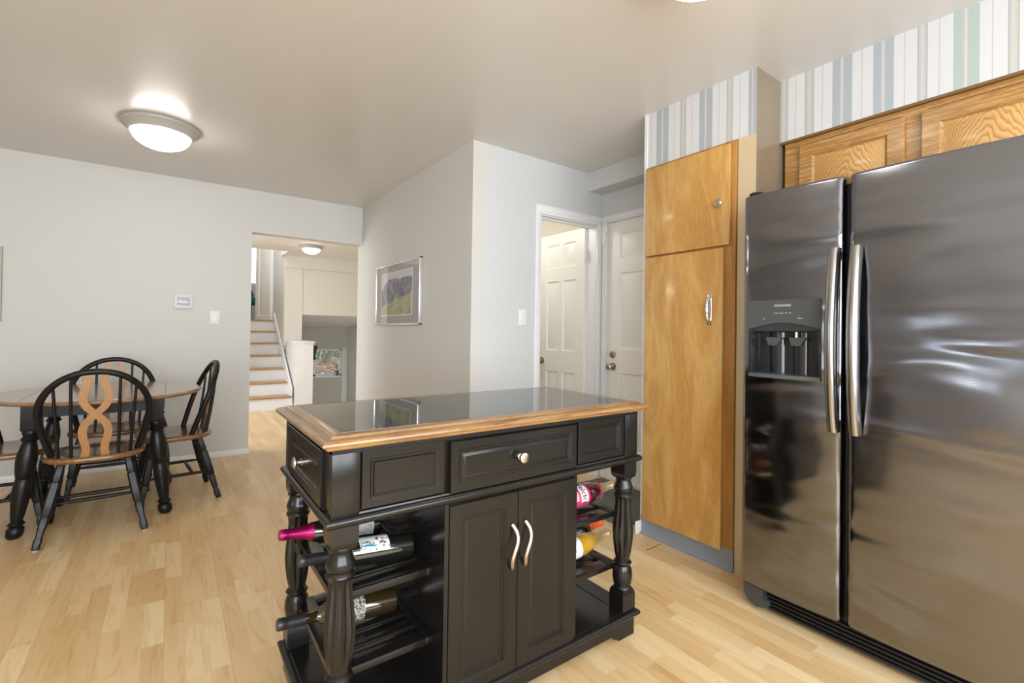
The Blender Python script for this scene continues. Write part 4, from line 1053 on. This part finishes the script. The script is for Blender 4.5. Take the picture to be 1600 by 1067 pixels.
# ------------------------------------------------------------------ dining chairs
def make_chair():
    t = thing('dining_chair', '', 'chair')
    SZ = .445
    # saddle seat
    def out(k, z):
        P = []
        n = 48
        for i in range(n):
            a = 2 * PI * i / n; c, s = math.cos(a), math.sin(a)
            x = .228 * math.copysign(abs(c) ** .72, c) * (1.0 + .03 * s); y = .212 * math.copysign(abs(s) ** .72, s)
            P.append((x * k, y * k, z))
        return P
    m = MB(); m.rings([out(.90, SZ - .034), out(.97, SZ - .030), out(1.0, SZ - .018), out(.995, SZ - .008), out(.965, SZ - .001), out(.90, SZ), out(.72, SZ - .008), out(.4, SZ - .013), out(.05, SZ - .014)])
    m.build('seat', M_seat, t, 50)
    # bow
    def lean(z): 
        s = (z - SZ) / .47; return -.075 - .135 * s - .03 * s * s
    pts = []; n = 40
    for i in range(n + 1):
        a = -1.0 + 2.0 * i / n
        th = a * PI * .70
        x = .236 * math.sin(th) if abs(th) > PI / 2 else .236 * math.copysign(abs(math.sin(th)) ** .96, math.sin(th))
        z = .675 + (.235 * math.cos(th) if math.cos(th) > 0 else .30 * math.cos(th))
        if abs(th) > PI / 2: x = math.copysign(.236 - .052 * (-math.cos(th) / .588) ** 1.25, th); z = .675 + (-.232) * (-math.cos(th) / .588)
        pts.append((x, lean(z), max(z, SZ - .004)))
    m = MB(); m.tube(pts, .0172, 10, flat=.95); m.build('bow', M_blackchair, t, 60)
    def bow_z(x): return .675 + .235 * math.sqrt(max(0, 1 - (x / .236) ** 2))
    for xb, xt in ((-.150, -.172), (-.098, -.102), (.098, .102), (.150, .172)):
        z1 = bow_z(xt) - .004; y0 = -.170 if abs(xb) < .12 else -.148
        m = MB(); pp = []; rr = []
        for i in range(7):
            s = i / 6; pp.append((xb + (xt - xb) * s, y0 + (lean(z1) - y0) * s - .008 * math.sin(PI * s), SZ - .006 + (z1 - SZ + .006) * s)); rr.append(.0085 - .0015 * s)
        m.tube(pp, rr, 8); m.build('spindle', M_blackchair, t, 60)
    # crossed wavy splat
    TB = [(0, .044), (.05, .040), (.10, .038), (.16, .042), (.24, .051), (.31, .054), (.37, .049), (.43, .033), (.47, .017), (.51, 0), (.55, -.017), (.59, -.034), (.65, -.049), (.71, -.054), (.78, -.049), (.85, -.040), (.91, -.035), (.95, -.037), (1.0, -.043)]
    def wave(s):
        for (a, p0), (b, p1) in zip(TB, TB[1:]):
            if s <= b:
                k = (s - a) / (b - a); return p0 + (p1 - p0) * k
        return TB[-1][1]
    for q, (sgn, dy) in enumerate(((1, 0.0), (-1, -.0015))):
        m = MB(); L0 = []; L1 = []; zt = bow_z(0) - .006
        n = 40; rs = []
        ctr = []
        for i in range(n + 1):
            s = i / n; z = SZ - .006 + (zt - SZ + .006) * s
            ctr.append(sgn * wave(s))
        for i in range(n + 1):
            s = i / n; z = SZ - .006 + (zt - SZ + .006) * s
            y = -.178 + (lean(zt) + .178) * s - .006 * math.sin(PI * s) + dy
            hw = .0185
            sl = (ctr[min(i + 1, n)] - ctr[max(i - 1, 0)]) / ((zt - SZ) * (min(i + 1, n) - max(i - 1, 0)) / n)
            hw = hw * math.sqrt(1 + sl * sl) * .95
            rs.append([(ctr[i] - hw, y - .006, z), (ctr[i] + hw, y - .006, z), (ctr[i] + hw, y + .006, z), (ctr[i] - hw, y + .006, z)])
        m.rings(rs); m.build('splat', M_splat, t, 40)
    # carved legs
    def leg(a, b):
        a, b = Vector(a), Vector(b); ax = (b - a); L = ax.length; ax.normalize()
        e1 = (Vector((1, 0, 0)) - ax * ax.x).normalized(); e2 = ax.cross(e1)
        m = MB(); rs = []
        for s, r in ((0, .013), (.02, .016), (.22, .0195), (.235, .0165), (.245, .0165), (.26, .0205), (.45, .0215), (.62, .0205), (.64, .016), (.65, .0165), (.67, .019), (.80, .0155), (.86, .0135), (.90, .0175), (.985, .015), (1.0, .014)):
            p = a + ax * (L * s); c = r * .62
            rs.append([p + e1 * x + e2 * y for x, y in ((r, -c), (r, c), (c, r), (-c, r), (-r, c), (-r, -c), (-c, -r), (c, -r))])
        m.rings(rs); m.build('leg', M_blackchair, t, 30)
        m = MB(); p0 = b + Vector((0, 0, .0)); m.lathe([(-.001, .0135), (.004, .0145)], (b.x, b.y, .001), (0, 0, 1), 12); m.build('felt_pad', mat('felt_grey', (0.42, 0.42, 0.42), .9), t)
        return lambda z: a + (b - a) * ((a.z - z) / (a.z - b.z))
    LG = {}
    for sx in (-1, 1):
        LG[(sx, -1)] = leg((sx * .135, -.120, .425), (sx * .222, -.230, .004))
        LG[(sx, 1)] = leg((sx * .150, .120, .425), (sx * .210, .195, .004))
    def bar(p, q, r=.0095):
        d = q - p; m = MB(); m.tube([p, p + d * .06, p + d * .2, p + d * .5, p + d * .8, p + d * .94, q], [r * .62, r * .7, r, r * 1.15, r, r * .7, r * .62], 10); m.build('stretcher', M_blackchair, t, 60)
    zz = .185
    for sx in (-1, 1): bar(LG[(sx, -1)](zz), LG[(sx, 1)](zz))
    mid = lambda sx, s: LG[(sx, -1)](zz) * (1 - s) + LG[(sx, 1)](zz) * s
    bar(mid(-1, .28), mid(1, .28)); bar(mid(-1, .62), mid(1, .62))
    return t
ch = make_chair()
spots = [(-.331, 3.630, 3, 'dining chair nearest the camera, its crossed splat back facing out'),
         (.035, 3.975, 96, 'dining chair at the right end of the table, seen from its side'),
         (-.324, 4.370, 181, 'dining chair on the far side of the table, back above the tabletop'),
         (-.752, 3.940, -92, 'dining chair at the left end of the table, cut by the frame edge')]
for i, (x, y, a, lab) in enumerate(spots):
    o = ch if i == 0 else copy_tree(ch)
    o.location = (x, y, 0); o.rotation_euler = (0, 0, math.radians(a)); o['label'] = lab; o['group'] = 'dining chairs around the table'
